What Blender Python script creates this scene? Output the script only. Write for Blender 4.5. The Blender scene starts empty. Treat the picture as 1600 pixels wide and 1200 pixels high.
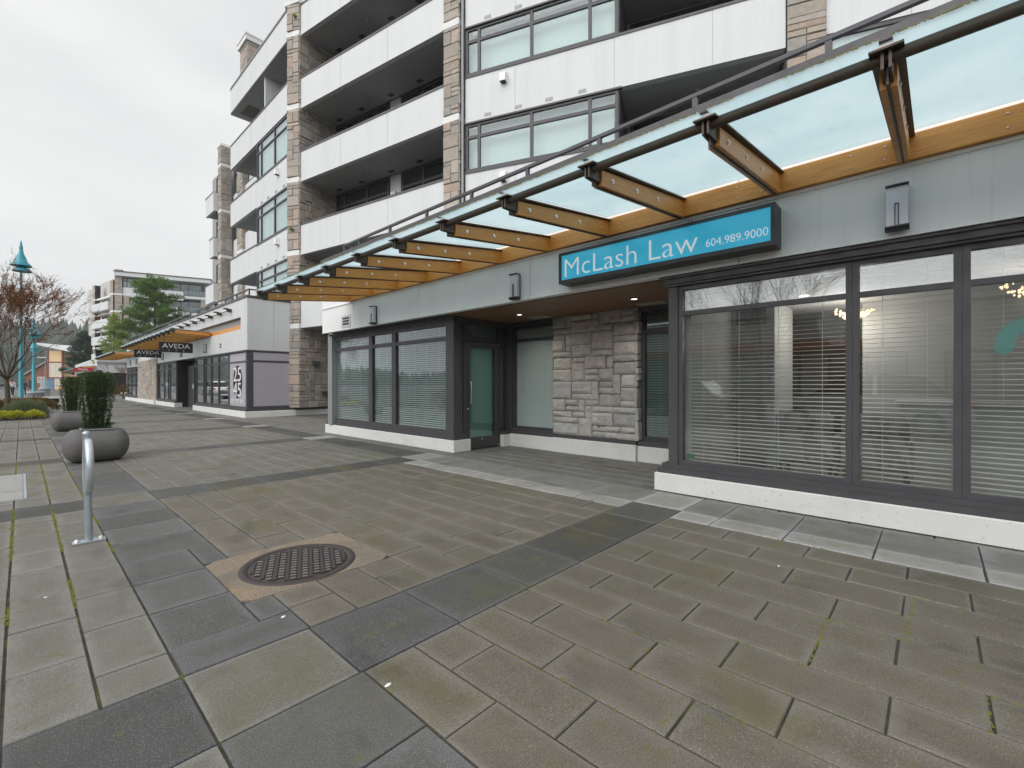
import bpy, math, random
from mathutils import Vector, Matrix, noise
C = bpy.context.scene
COL = C.collection
rnd = random.Random(7)
R = math.radians

# ------------------------------------------------------------------ camera, sky, sun, exposure
TH = math.atan(767/711)
cam_d = bpy.data.cameras.new('camera'); cam = bpy.data.objects.new('camera', cam_d); COL.objects.link(cam)
cam_d.lens = 16.0; cam_d.sensor_width = 36.0; cam_d.clip_start = .05; cam_d.clip_end = 3000
cam.location = (0, 0, 1.28); cam.rotation_euler = (R(90), 0, -TH)
C.camera = cam
w = bpy.data.worlds.new('World'); C.world = w; w.use_nodes = True
nt = w.node_tree; nt.nodes.clear()
def N(t, ty, **k):
    n = t.nodes.new(ty)
    for a, b in k.items(): setattr(n, a, b)
    return n
SUN_EL, SUN_ROT = R(36), R(-97)
sky = N(nt, 'ShaderNodeTexSky', sky_type='NISHITA', sun_disc=False); sky.sun_elevation = SUN_EL; sky.sun_rotation = SUN_ROT
hs = N(nt, 'ShaderNodeHueSaturation'); hs.inputs['Saturation'].default_value = .12
mixc = N(nt, 'ShaderNodeMix', data_type='RGBA'); mixc.inputs[0].default_value = .90
tc = N(nt, 'ShaderNodeTexCoord'); mp = N(nt, 'ShaderNodeMapping'); mp.inputs['Scale'].default_value = (1, 1, 2.6)
ns = N(nt, 'ShaderNodeTexNoise'); ns.inputs['Scale'].default_value = 2.2; ns.inputs['Detail'].default_value = 5; ns.inputs['Roughness'].default_value = .5
cr = N(nt, 'ShaderNodeValToRGB'); cr.color_ramp.elements[0].position = .3; cr.color_ramp.elements[0].color = (4.35, 4.45, 4.52, 1); cr.color_ramp.elements[1].position = .7; cr.color_ramp.elements[1].color = (5.7, 5.73, 5.72, 1)
bg = N(nt, 'ShaderNodeBackground'); bg.inputs['Strength'].default_value = .1
wo = N(nt, 'ShaderNodeOutputWorld'); L = nt.links.new
L(sky.outputs[0], hs.inputs['Color']); L(hs.outputs[0], mixc.inputs[6]); L(tc.outputs['Generated'], mp.inputs[0]); L(mp.outputs[0], ns.inputs[0]); L(ns.outputs[0], cr.inputs[0]); L(cr.outputs[0], mixc.inputs[7]); L(mixc.outputs[2], bg.inputs[0]); L(bg.outputs[0], wo.inputs[0])
sd = bpy.data.lights.new('sun', 'SUN'); so = bpy.data.objects.new('sun', sd); COL.objects.link(so)
sd.energy = 1.6; sd.angle = R(80); sd.color = (1, .985, .96)
so.rotation_euler = Vector((math.sin(SUN_ROT)*math.cos(SUN_EL), math.cos(SUN_ROT)*math.cos(SUN_EL), math.sin(SUN_EL))).to_track_quat('Z', 'Y').to_euler()
so.location = (-20, -5, 40)
C.view_settings.view_transform = 'Standard'; C.view_settings.look = 'None'; C.view_settings.exposure = .82; C.view_settings.gamma = 1
C.cycles.max_bounces = 8; C.cycles.transparent_max_bounces = 12; C.cycles.transmission_bounces = 6; C.cycles.use_denoising = True
C.cycles.caustics_reflective = False; C.cycles.caustics_refractive = False

# ------------------------------------------------------------------ materials
def mat(name, col, rough=.6, metal=0, spec=.5):
    m = bpy.data.materials.new(name); m.use_nodes = True
    b = m.node_tree.nodes['Principled BSDF']
    b.inputs['Base Color'].default_value = (*col, 1); b.inputs['Roughness'].default_value = rough; b.inputs['Metallic'].default_value = metal
    b.inputs['Specular IOR Level'].default_value = spec
    return m
def vary(m, layers, bump=None, attr=None, rough=None, coord='Object'):
    """layers: (scale, stretch(x,y,z), lo, hi, colour, amount); mixed over the base colour through noise"""
    t = m.node_tree; b = t.nodes['Principled BSDF']; lk = t.links.new
    tcn = N(t, 'ShaderNodeTexCoord')
    if attr:
        a = N(t, 'ShaderNodeAttribute', attribute_name=attr); cur = a.outputs['Color']
    else:
        rg = N(t, 'ShaderNodeRGB'); rg.outputs[0].default_value = b.inputs['Base Color'].default_value; cur = rg.outputs[0]
    for i, (sc, st, lo, hi, c, am) in enumerate(layers):
        mpn = N(t, 'ShaderNodeMapping'); mpn.inputs['Scale'].default_value = st; mpn.inputs['Location'].default_value = (i*3.7, i*1.3, i*2.1)
        lk(tcn.outputs[coord], mpn.inputs[0])
        n = N(t, 'ShaderNodeTexNoise'); n.inputs['Scale'].default_value = sc; n.inputs['Detail'].default_value = 6; n.inputs['Roughness'].default_value = .6
        lk(mpn.outputs[0], n.inputs[0])
        mr = N(t, 'ShaderNodeMapRange'); mr.inputs[1].default_value = lo; mr.inputs[2].default_value = hi; mr.inputs[4].default_value = am
        lk(n.outputs[0], mr.inputs[0])
        mx = N(t, 'ShaderNodeMix', data_type='RGBA'); lk(mr.outputs[0], mx.inputs[0]); lk(cur, mx.inputs[6])
        if isinstance(c, (int, float)):      # multiply
            mx.blend_type = 'MULTIPLY'; mx.inputs[7].default_value = (c, c, c, 1)
        else: mx.inputs[7].default_value = (*c, 1)
        cur = mx.outputs[2]
    lk(cur, b.inputs['Base Color'])
    if rough:
        n = N(t, 'ShaderNodeTexNoise'); n.inputs['Scale'].default_value = rough[0]; n.inputs['Detail'].default_value = 4
        lk(tcn.outputs[coord], n.inputs[0]); mr = N(t, 'ShaderNodeMapRange'); mr.inputs[1].default_value = .35; mr.inputs[2].default_value = .65; mr.inputs[3].default_value = rough[1]; mr.inputs[4].default_value = rough[2]
        lk(n.outputs[0], mr.inputs[0]); lk(mr.outputs[0], b.inputs['Roughness'])
    if bump:
        n = N(t, 'ShaderNodeTexNoise'); n.inputs['Scale'].default_value = bump[0]; n.inputs['Detail'].default_value = 8; n.inputs['Roughness'].default_value = .65
        lk(tcn.outputs[coord], n.inputs[0]); bp = N(t, 'ShaderNodeBump'); bp.inputs['Strength'].default_value = bump[1]; bp.inputs['Distance'].default_value = bump[2]
        lk(n.outputs[0], bp.inputs['Height']); lk(bp.outputs[0], b.inputs['Normal'])
    return m
U = (1, 1, 1)
WHITE = vary(mat('painted_panel', (.65, .665, .675), .5), [(1.2, (1.5, 1.5, .12), .46, .72, .84, .45), (6, (4, 4, .12), .56, .72, .82, .5), (60, U, .6, .8, .9, .4)], bump=(30, .08, .004))
FASC = vary(mat('fascia_panel_shade_lifted', (.86, .87, .87), .5), [(1.2, (1.5, 1.5, .12), .46, .72, .88, .45), (6, (4, 4, .12), .56, .72, .84, .5), (70, U, .62, .70, .75, .35)], bump=(30, .08, .004))  # whiter copy of the upper panels, colour lifted to offset the canopy's shade
PLINTH = vary(mat('painted_concrete', (.76, .76, .74), .75), [(2, U, .5, .8, .78, .6), (25, U, .62, .72, (.35, .34, .30), .7), (90, U, .62, .7, .6, .7), (1.1, (1, 1, 4), .6, .75, (.50, .52, .38), .6)], bump=(40, .3, .006))
FRAME = vary(mat('dark_aluminium', (.078, .073, .080), .42, .0), [(3, U, .4, .7, .78, .5)], rough=(8, .33, .55))
FRAME2 = mat('dark_window_frame', (.055, .054, .060), .45)
STONE = vary(mat('split_stone', (.3, .27, .23), .85), [(9, U, .40, .72, .68, .7), (45, U, .5, .75, .55, .6), (3, U, .5, .8, (.22, .20, .17), .4)], bump=(22, .7, .018), attr='Col')
MORTAR = mat('mortar', (.20, .19, .17), .95)
WOOD = vary(mat('varnished_fir', (.74, .33, .072), .40), [(9, (.35, .35, 18), .42, .62, (.52, .20, .04), .8), (2, U, .45, .8, (.84, .42, .12), .5), (30, (2, 2, 2), .66, .75, .45, .6)], bump=(20, .08, .004))
SOFFIT = vary(mat('cedar_soffit', (.27, .14, .07), .5), [(5, (1, 20, 1), .4, .65, .55, .7)])
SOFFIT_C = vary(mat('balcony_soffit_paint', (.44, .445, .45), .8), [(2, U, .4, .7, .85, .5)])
STEEL = vary(mat('weathered_steel', (.085, .070, .055), .5, .3), [(8, U, .5, .7, (.13, .07, .035), .6), (30, U, .55, .7, .5, .6)], bump=(60, .15, .003))
GALV = vary(mat('galvanised_steel', (.50, .56, .60), .38, .65), [(9, U, .45, .7, .75, .6), (40, U, .6, .7, .6, .4)], rough=(14, .28, .5))
GALVL = vary(mat('galvanised_ring', (.62, .68, .72), .32, .45), [(9, U, .45, .7, .8, .5)])
CHROME = mat('brushed_stainless', (.72, .72, .72), .25, 1)
BLACK = mat('black_paint', (.015, .015, .017), .5)
DARK = mat('dark_interior', (.02, .02, .022), .9)
PLASTER = vary(mat('interior_plaster', (.50, .51, .50), .8), [(2, U, .4, .7, .9, .4)])
SHADE = mat('roller_shade', (.52, .64, .62), .8)
SHADE2 = mat('pale_curtain', (.66, .68, .66), .85)
GREYM = mat('grey_metal', (.30, .31, .32), .5, .2)
RAIL = mat('rail_paint', (.065, .065, .075), .4)
FILM = vary(mat('lavender_film', (.44, .42, .47), .35), [(2, U, .4, .7, .92, .5)])
BLIND = mat('blind_slat', (.78, .79, .77), .5)
def glow(m, s_):
    b = m.node_tree.nodes['Principled BSDF']; b.inputs['Emission Strength'].default_value = s_; b.inputs['Emission Color'].default_value = b.inputs['Base Color'].default_value; return m
SIGNBLUE = glow(vary(mat('sign_acrylic', (.05, .58, .88), .22), [(1.5, (1, 1, 3), .4, .7, (.12, .68, .92), .6)]), .11)
LETTER = glow(mat('sign_letter', (.9, .9, .9), .4), .16)
WHITEL = mat('letter_white', (.85, .85, .85), .4)
TEAL = vary(mat('teal_paint', (.035, .34, .42), .35), [(4, U, .4, .7, .75, .5)])
RED = mat('sign_red', (.55, .02, .03), .4)
CONC = vary(mat('planter_concrete', (.155, .150, .150), .8), [(3, U, .42, .72, .72, .7), (1.5, (1, 1, 5), .5, .75, (.24, .22, .18), .5), (50, U, .6, .75, .7, .6)], bump=(60, .2, .003))
SOIL = vary(mat('soil', (.045, .032, .022), 1), [(8, U, .4, .7, .5, .7)], bump=(20, .8, .03))
BARK = vary(mat('bark', (.10, .085, .055), .9), [(4, (2, 2, .5), .4, .7, (.09, .11, .04), .7)], bump=(30, .6, .01))
def leafmat(name, c, c2, tr=.25):
    m = vary(mat(name, c, .6), [(1.3, U, .35, .65, c2, 1), (14, U, .4, .7, .7, .6)])
    b = m.node_tree.nodes['Principled BSDF']; t = m.node_tree
    ts = N(t, 'ShaderNodeBsdfTranslucent'); ts.inputs[0].default_value = (c2[0]*1.6, c2[1]*1.6, c2[2]*1.2, 1)
    mx = N(t, 'ShaderNodeMixShader'); mx.inputs[0].default_value = tr
    o = t.nodes['Material Output']; t.links.new(b.outputs[0], mx.inputs[1]); t.links.new(ts.outputs[0], mx.inputs[2]); t.links.new(mx.outputs[0], o.inputs[0])
    return m
YEW = leafmat('yew_foliage', (.030, .062, .022), (.065, .11, .03))
PINE = leafmat('pine_foliage', (.055, .125, .022), (.11, .20, .032))
LIME = leafmat('spring_foliage', (.15, .23, .04), (.27, .32, .07))
FIR = leafmat('fir_foliage', (.018, .055, .028), (.03, .07, .03))
RUST = leafmat('rust_buds', (.19, .075, .030), (.30, .125, .045))
YELLOW = leafmat('yellow_leaves', (.42, .42, .03), (.55, .55, .06))
SAGE = leafmat('sage_leaves', (.13, .17, .09), (.22, .26, .15))
BROWNL = leafmat('brown_heather', (.11, .062, .025), (.15, .10, .03))
GREENP = leafmat('bulb_leaves', (.04, .17, .03), (.08, .26, .05))
TWIG = mat('twig', (.085, .050, .032), .9)

def glassmat(name, tint, refl, rough=0):
    m = bpy.data.materials.new(name); m.use_nodes = True; t = m.node_tree; t.nodes.clear()
    tr = N(t, 'ShaderNodeBsdfTransparent'); tr.inputs[0].default_value = (*tint, 1)
    gl = N(t, 'ShaderNodeBsdfGlossy'); gl.inputs['Roughness'].default_value = rough; gl.inputs[0].default_value = (.93, .97, 1, 1)
    ge = N(t, 'ShaderNodeNewGeometry'); dt = N(t, 'ShaderNodeVectorMath', operation='DOT_PRODUCT'); ab = N(t, 'ShaderNodeMath', operation='ABSOLUTE'); om = N(t, 'ShaderNodeMath', operation='SUBTRACT'); om.inputs[0].default_value = 1
    pw = N(t, 'ShaderNodeMath', operation='POWER'); pw.inputs[1].default_value = 4.2; lw = N(t, 'ShaderNodeMath', operation='MULTIPLY_ADD'); lw.inputs[1].default_value = .9; lw.inputs[2].default_value = .045
    t.links.new(ge.outputs['Incoming'], dt.inputs[0]); t.links.new(ge.outputs['Normal'], dt.inputs[1]); t.links.new(dt.outputs['Value'], ab.inputs[0]); t.links.new(ab.outputs[0], om.inputs[1]); t.links.new(om.outputs[0], pw.inputs[0]); t.links.new(pw.outputs[0], lw.inputs[0])
    mm = N(t, 'ShaderNodeMath', operation='MULTIPLY_ADD'); mm.inputs[1].default_value = refl; mm.inputs[2].default_value = 0; mm.use_clamp = True
    mx = N(t, 'ShaderNodeMixShader'); o = N(t, 'ShaderNodeOutputMaterial'); k = t.links.new
    k(lw.outputs[0], mm.inputs[0]); k(mm.outputs[0], mx.inputs[0]); k(tr.outputs[0], mx.inputs[1]); k(gl.outputs[0], mx.inputs[2]); k(mx.outputs[0], o.inputs[0])
    return m
GLASS = glassmat('window_glass', (.92, .955, .95), 1.35)
GLASS_D = glassmat('tinted_glass', (.72, .80, .79), 2.6)
GLASS_T = glassmat('teal_glass', (.80, .91, .885), 1.2, .03)
GLASS_F = glassmat('shopfront_glass', (.91, .925, .925), 2.2)
GLASS_R = glassmat('reflective_glass', (.90, .95, .945), 1.9)
def frost():
    m = bpy.data.materials.new('frosted_glass'); m.use_nodes = True; t = m.node_tree; t.nodes.clear(); k = t.links.new
    tcn = N(t, 'ShaderNodeTexCoord'); n = N(t, 'ShaderNodeTexNoise'); n.inputs['Scale'].default_value = 1.1; n.inputs['Detail'].default_value = 6; k(tcn.outputs['Object'], n.inputs[0])
    cr = N(t, 'ShaderNodeValToRGB'); cr.color_ramp.elements[0].position = .35; cr.color_ramp.elements[0].color = (.63, .735, .76, 1); cr.color_ramp.elements[1].position = .65; cr.color_ramp.elements[1].color = (.74, .815, .835, 1)
    k(n.outputs[0], cr.inputs[0])
    n2 = N(t, 'ShaderNodeTexNoise'); n2.inputs['Scale'].default_value = 5; n2.inputs['Detail'].default_value = 10; n2.inputs['Roughness'].default_value = .75; m2_ = N(t, 'ShaderNodeMapping'); m2_.inputs['Scale'].default_value = (.5, 2.2, 1); k(tcn.outputs['Object'], m2_.inputs[0]); k(m2_.outputs[0], n2.inputs[0])
    r2 = N(t, 'ShaderNodeMapRange'); r2.inputs[1].default_value = .56; r2.inputs[2].default_value = .74; r2.inputs[4].default_value = .55; k(n2.outputs[0], r2.inputs[0]); x2 = N(t, 'ShaderNodeMix', data_type='RGBA'); k(r2.outputs[0], x2.inputs[0]); k(cr.outputs[0], x2.inputs[6]); x2.inputs[7].default_value = (.50, .58, .56, 1)
    tl = N(t, 'ShaderNodeBsdfTranslucent'); k(x2.outputs[2], tl.inputs[0])
    tr = N(t, 'ShaderNodeBsdfTransparent'); tr.inputs[0].default_value = (.76, .85, .87, 1)
    gl = N(t, 'ShaderNodeBsdfGlossy'); gl.inputs['Roughness'].default_value = .15
    m1 = N(t, 'ShaderNodeMixShader'); m1.inputs[0].default_value = .30; m2 = N(t, 'ShaderNodeMixShader'); m2.inputs[0].default_value = .06
    o = N(t, 'ShaderNodeOutputMaterial')
    k(tl.outputs[0], m1.inputs[1]); k(tr.outputs[0], m1.inputs[2]); k(m1.outputs[0], m2.inputs[1]); k(gl.outputs[0], m2.inputs[2]); k(m2.outputs[0], o.inputs[0])
    return m
FROST = frost()
def emis(name, c, s):
    m = mat(name, c); b = m.node_tree.nodes['Principled BSDF']; b.inputs['Emission Color'].default_value = (*c, 1); b.inputs['Emission Strength'].default_value = s; return m
LIT = emis('lit_lamp', (1, .95, .85), 2.2)
LITW = emis('lit_crystal', (1, .72, .45), .9)
PAVE = vary(mat('paving_stone', (.15, .14, .12), .62, spec=.32), [(150, U, .42, .62, .50, .6), (210, U, .585, .63, (.40, .39, .36), .62), (.55, U, .40, .66, .76, .6), (7, U, .45, .75, .74, .5), (1.3, U, .54, .70, (.115, .108, .036), .55), (2.1, (1, .5, 1), .58, .66, .66, .7), (38, U, .70, .73, .45, .8), (11, U, .60, .68, (.13, .135, .045), .45)], attr='Col', rough=(1.2, .56, .76), bump=(170, .5, .003))
JOINT = vary(mat('joint_soil', (.075, .068, .055), 1), [(2.3, U, .55, .64, (.15, .16, .035), .8), (14, U, .45, .6, .5, .7)], bump=(60, .6, .01))

# ------------------------------------------------------------------ mesh helpers
class MB:
    def __init__(s): s.v = []; s.f = []; s.c = []; s.sm = []
    def face(s, pts, c=None, sm=False):
        i = len(s.v); s.v += [tuple(p) for p in pts]; s.f.append(tuple(range(i, i+len(pts)))); s.c.append(c); s.sm.append(sm)
    def raw(s, vs, fs, c=None, sm=False):
        i = len(s.v); s.v += [tuple(p) for p in vs]
        for f in fs: s.f.append(tuple(i+j for j in f)); s.c.append(c); s.sm.append(sm)
    def box(s, x0, x1, y0, y1, z0, z1, c=None, M=None):
        if x0 > x1: x0, x1 = x1, x0
        if y0 > y1: y0, y1 = y1, y0
        if z0 > z1: z0, z1 = z1, z0
        vs = [Vector(p) for p in ((x0,y0,z0),(x1,y0,z0),(x1,y1,z0),(x0,y1,z0),(x0,y0,z1),(x1,y0,z1),(x1,y1,z1),(x0,y1,z1))]
        if M: vs = [M @ p for p in vs]
        s.raw(vs, [(0,3,2,1),(4,5,6,7),(0,1,5,4),(1,2,6,5),(2,3,7,6),(3,0,4,7)], c)
    def tube(s, pts, r, n=8, c=None, cap=True, r1=None):
        pts = [Vector(p) for p in pts]; rings = []; m = len(pts); up = None
        for i, p in enumerate(pts):
            d = (pts[min(i+1, m-1)] - pts[max(i-1, 0)]).normalized()
            if up is None: up = Vector((0, 0, 1)) if abs(d.z) < .9 else Vector((1, 0, 0))
            a = d.cross(up).normalized(); b = a.cross(d).normalized(); up = b
            rr = r if r1 is None else r + (r1-r)*i/(m-1)
            rings.append([p + a*math.cos(2*math.pi*k/n)*rr + b*math.sin(2*math.pi*k/n)*rr for k in range(n)])
        fs = [(i*n+k, i*n+(k+1) % n, (i+1)*n+(k+1) % n, (i+1)*n+k) for i in range(m-1) for k in range(n)]
        s.raw([p for g in rings for p in g], fs, c, True)
        if cap: s.face(rings[0][::-1], c); s.face(rings[-1], c)
    def lathe(s, prof, cx, cy, z0=0, n=24, c=None, sx=1, sy=1):
        vs = [(cx+r*sx*math.cos(2*math.pi*k/n), cy+r*sy*math.sin(2*math.pi*k/n), z0+z) for r, z in prof for k in range(n)]
        fs = [(i*n+k, i*n+(k+1) % n, (i+1)*n+(k+1) % n, (i+1)*n+k) for i in range(len(prof)-1) for k in range(n)]
        s.raw(vs, fs, c, True)
    def prism(s, poly, z0, z1, c=None):
        n = len(poly); vs = [(x, y, z0) for x, y in poly]+[(x, y, z1) for x, y in poly]
        s.raw(vs, [tuple(range(n))[::-1], tuple(range(n, 2*n))]+[(i, (i+1) % n, n+(i+1) % n, n+i) for i in range(n)], c)
def wloc(o):
    p = Vector((0, 0, 0))
    while o: p += o.location; o = o.parent
    return p
def part(name, mb, m, parent=None, loc=None):
    me = bpy.data.meshes.new(name); off = wloc(parent) if parent else Vector(loc or (0, 0, 0))
    me.from_pydata([(a-off.x, b-off.y, c-off.z) for a, b, c in mb.v], [], mb.f)
    if any(mb.sm): me.polygons.foreach_set('use_smooth', mb.sm)
    if any(c is not None for c in mb.c):
        at = me.color_attributes.new('Col', 'FLOAT_COLOR', 'CORNER'); buf = []
        for f, c in zip(mb.f, mb.c):
            if isinstance(c, list):
                for q in c: buf += [*q, 1]
            else: buf += list((*(c or (.3, .3, .3)), 1))*len(f)
        at.data.foreach_set('color', buf)
    me.materials.append(m); me.update()
    o = bpy.data.objects.new(name, me); COL.objects.link(o)
    if parent: o.parent = parent
    else: o.location = off
    return o
def thing(name, label, cat, loc, group=None):
    o = bpy.data.objects.new(name, None); COL.objects.link(o); o.location = loc; o.empty_display_size = .2
    o['label'] = label; o['category'] = cat
    if group: o['group'] = group
    return o
def tag(o, label, cat, group=None):
    o['label'] = label; o['category'] = cat
    if group: o['group'] = group
    return o
def struct(name, mb, m, kind='structure', label=None, cat=None):
    o = part(name, mb, m); o['kind'] = kind
    if label: o['label'] = label; o['category'] = cat
    return o
def copytree(o, loc=None, label=None, parent=None, rz=None):
    c = o.copy(); COL.objects.link(c)
    if parent: c.parent = parent
    else:
        if loc is not None: c.location = loc
        if rz is not None: c.rotation_euler.z = rz
        if label: c['label'] = label
    for ch in list(o.children): copytree(ch, parent=c)
    return c
class Sec:
    """facade frame: from A to B (left to right seen from outside); d points outward"""
    def __init__(s, ax, ay, bx, by):
        l = math.hypot(bx-ax, by-ay); s.l = l; s.dx, s.dy = (bx-ax)/l, (by-ay)/l; s.nx, s.ny = s.dy, -s.dx
        s.M = Matrix(((s.dx, s.nx, 0, ax), (s.dy, s.ny, 0, ay), (0, 0, 1, 0), (0, 0, 0, 1)))
    def p(s, a, d, h): return s.M @ Vector((a, d, h))
    def box(s, mb, a0, a1, d0, d1, h0, h1, c=None):
        # the section frame is left-handed: swap order so that faces point outward
        a0, a1 = min(a0, a1), max(a0, a1); d0, d1 = min(d0, d1), max(d0, d1); h0, h1 = min(h0, h1), max(h0, h1)
        vs = [s.p(*q) for q in ((a0,d0,h0),(a1,d0,h0),(a1,d1,h0),(a0,d1,h0),(a0,d0,h1),(a1,d0,h1),(a1,d1,h1),(a0,d1,h1))]
        mb.raw(vs, [(0,1,2,3),(7,6,5,4),(4,5,1,0),(5,6,2,1),(6,7,3,2),(7,4,0,3)], c)
def panels(mb, sec, a0, a1, d0, d1, h0, h1, joints=()):
    js = [a0]+sorted(j for j in joints if a0 < j < a1)+[a1]
    for i in range(len(js)-1):
        sec.box(mb, js[i]+(.006 if i else 0), js[i+1]-(.006 if i < len(js)-2 else 0), d0, d1, h0, h1)
    sec.box(mb, a0+.02, a1-.02, d0, d1-.02 if d1 > d0 else d1, h0+.01, h1-.01)
def window(parent, sec, a0, a1, h0, h1, d=0, verts=(), trans=(), fw=.06, back=SHADE, glass=GLASS, bd=.12, m=FRAME2, backh=None, name='window', th=.07):
    mb = MB(); X = sec.box; f = fw
    X(mb, a0, a0+f, d-th, d, h0, h1); X(mb, a1-f, a1, d-th, d, h0, h1); X(mb, a0+f, a1-f, d-th, d, h0, h0+f); X(mb, a0+f, a1-f, d-th, d, h1-f, h1)
    for v in verts: X(mb, v-f/2, v+f/2, d-th, d-.003, h0+f, h1-f)
    vs = [a0+f/2]+list(verts)+[a1-f/2]
    for t in trans:
        for i in range(len(vs)-1): X(mb, vs[i]+f/2, vs[i+1]-f/2, d-th, d-.006, t-f/2, t+f/2)
    o = part(name, mb, m, parent)
    g = MB(); X(g, a0+f*.5, a1-f*.5, d-th*.6, d-th*.6+.006, h0+f*.5, h1-f*.5); part('pane', g, glass, o)
    if back:
        b = MB(); X(b, a0+.01, a1-.01, d-bd-.02, d-bd, h0+.01 if backh is None else backh, h1-.01); part('blind', b, back, o)
    return o
STC = [(.43,.375,.325), (.40,.36,.32), (.46,.385,.325), (.35,.325,.295), (.48,.43,.38), (.45,.355,.29), (.39,.365,.335), (.43,.37,.315)]
STG = [(.55,.52,.475), (.53,.505,.465), (.58,.54,.49), (.50,.485,.46), (.60,.57,.525), (.56,.515,.465), (.49,.48,.465)]
def ashlar(mb, sec, a0, a1, h0, h1, d, u=.13, wu=.16, pal=STC, fine=False, seed=1, big=3):
    """random coursed split stone: blocks packed on a grid"""
    r = random.Random(seed); nx = max(1, round((a1-a0)/wu)); ny = max(1, round((h1-h0)/u)); du = (h1-h0)/ny; dw = (a1-a0)/nx
    g = [[0]*nx for _ in range(ny)]
    for j in range(ny):
        for i in range(nx):
            if g[j][i]: continue
            hh = r.choice([1, 1, 2, 2, 3][:2+big]); ww = r.choice([2, 2, 3, 3, 4]) if nx > 2 else nx
            hh = min(hh, ny-j); ww = min(ww, nx-i)
            if nx-i-ww == 1: ww += 1
            w2 = 1
            while w2 < ww and i+w2 < nx and not g[j][i+w2]: w2 += 1
            ww = w2
            for b in range(hh):
                for a in range(ww): g[j+b][i+a] = 1
            x0, x1, z0, z1 = a0+i*dw+.006, a0+(i+ww)*dw-.006, h0+j*du+.006, h0+(j+hh)*du-.006
            if i == 0: x0 -= .006
            if i+ww == nx: x1 += .006
            c = r.choice(pal); k = r.uniform(.88, 1.1); c = (c[0]*k, c[1]*k, c[2]*k)
            pr = d+r.uniform(.008, .04)
            if fine:
                n1, n2 = max(3, int((x1-x0)/.035)), max(3, int((z1-z0)/.035)); vs = []; sd = r.uniform(0, 99)
                for q in range(n2+1):
                    for p in range(n1+1):
                        x = x0+(x1-x0)*p/n1; z = z0+(z1-z0)*q/n2
                        e = min(p, n1-p, q, n2-q); dd = noise.noise(Vector((x*5+sd, z*6, sd)))*.030+noise.noise(Vector((x*17, z*17, sd)))*.012
                        base = pr+.014 + (dd if e > 0 else -.022)
                        vs.append(sec.p(x, base, z))
                fs = [(q*(n1+1)+p, (q+1)*(n1+1)+p, (q+1)*(n1+1)+p+1, q*(n1+1)+p+1) for q in range(n2) for p in range(n1)]
                mb.raw(vs, fs, c)
                sec.box(mb, x0, x1, d-.03, pr-.009, z0, z1, c)
            else:
                b = .012; P = sec.p
                vs = [P(x0, d-.02, z0), P(x1, d-.02, z0), P(x1, d-.02, z1), P(x0, d-.02, z1), P(x0, pr-b, z0), P(x1, pr-b, z0), P(x1, pr-b, z1), P(x0, pr-b, z1),
                      P(x0+b, pr+r.uniform(-.006, .008), z0+b), P(x1-b, pr+r.uniform(-.006, .008), z0+b), P(x1-b, pr+r.uniform(-.006, .008), z1-b), P(x0+b, pr+r.uniform(-.006, .008), z1-b)]
                mb.raw(vs, [(0,4,5,1), (1,5,6,2), (2,6,7,3), (3,7,4,0), (4,8,9,5), (5,9,10,6), (6,10,11,7), (7,11,8,4), (8,11,10,9)], c)
def text_mesh(name, body, size, m, parent, M, extrude=.004, align='LEFT', sx=1, offset=0):
    cu = bpy.data.curves.new(name, 'FONT'); cu.body = body; cu.size = size; cu.extrude = extrude; cu.align_x = align; cu.resolution_u = 4; cu.offset = offset
    to = bpy.data.objects.new(name, cu); COL.objects.link(to)
    bpy.context.view_layer.update(); dg = bpy.context.evaluated_depsgraph_get()
    me = bpy.data.meshes.new_from_object(to.evaluated_get(dg)); bpy.data.objects.remove(to)
    off = wloc(parent); me.transform(Matrix.Translation(-off) @ M @ Matrix.Diagonal((sx, 1, 1, 1)))
    me.materials.clear(); me.materials.append(m); me.name = name
    o = bpy.data.objects.new(name, me); COL.objects.link(o); o.parent = parent
    return o
def face_M(o, right, up):
    r_, u_ = Vector(right), Vector(up); n_ = r_.cross(u_)
    return Matrix(((r_.x, u_.x, n_.x, o[0]), (r_.y, u_.y, n_.y, o[1]), (r_.z, u_.z, n_.z, o[2]), (0, 0, 0, 1)))

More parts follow.
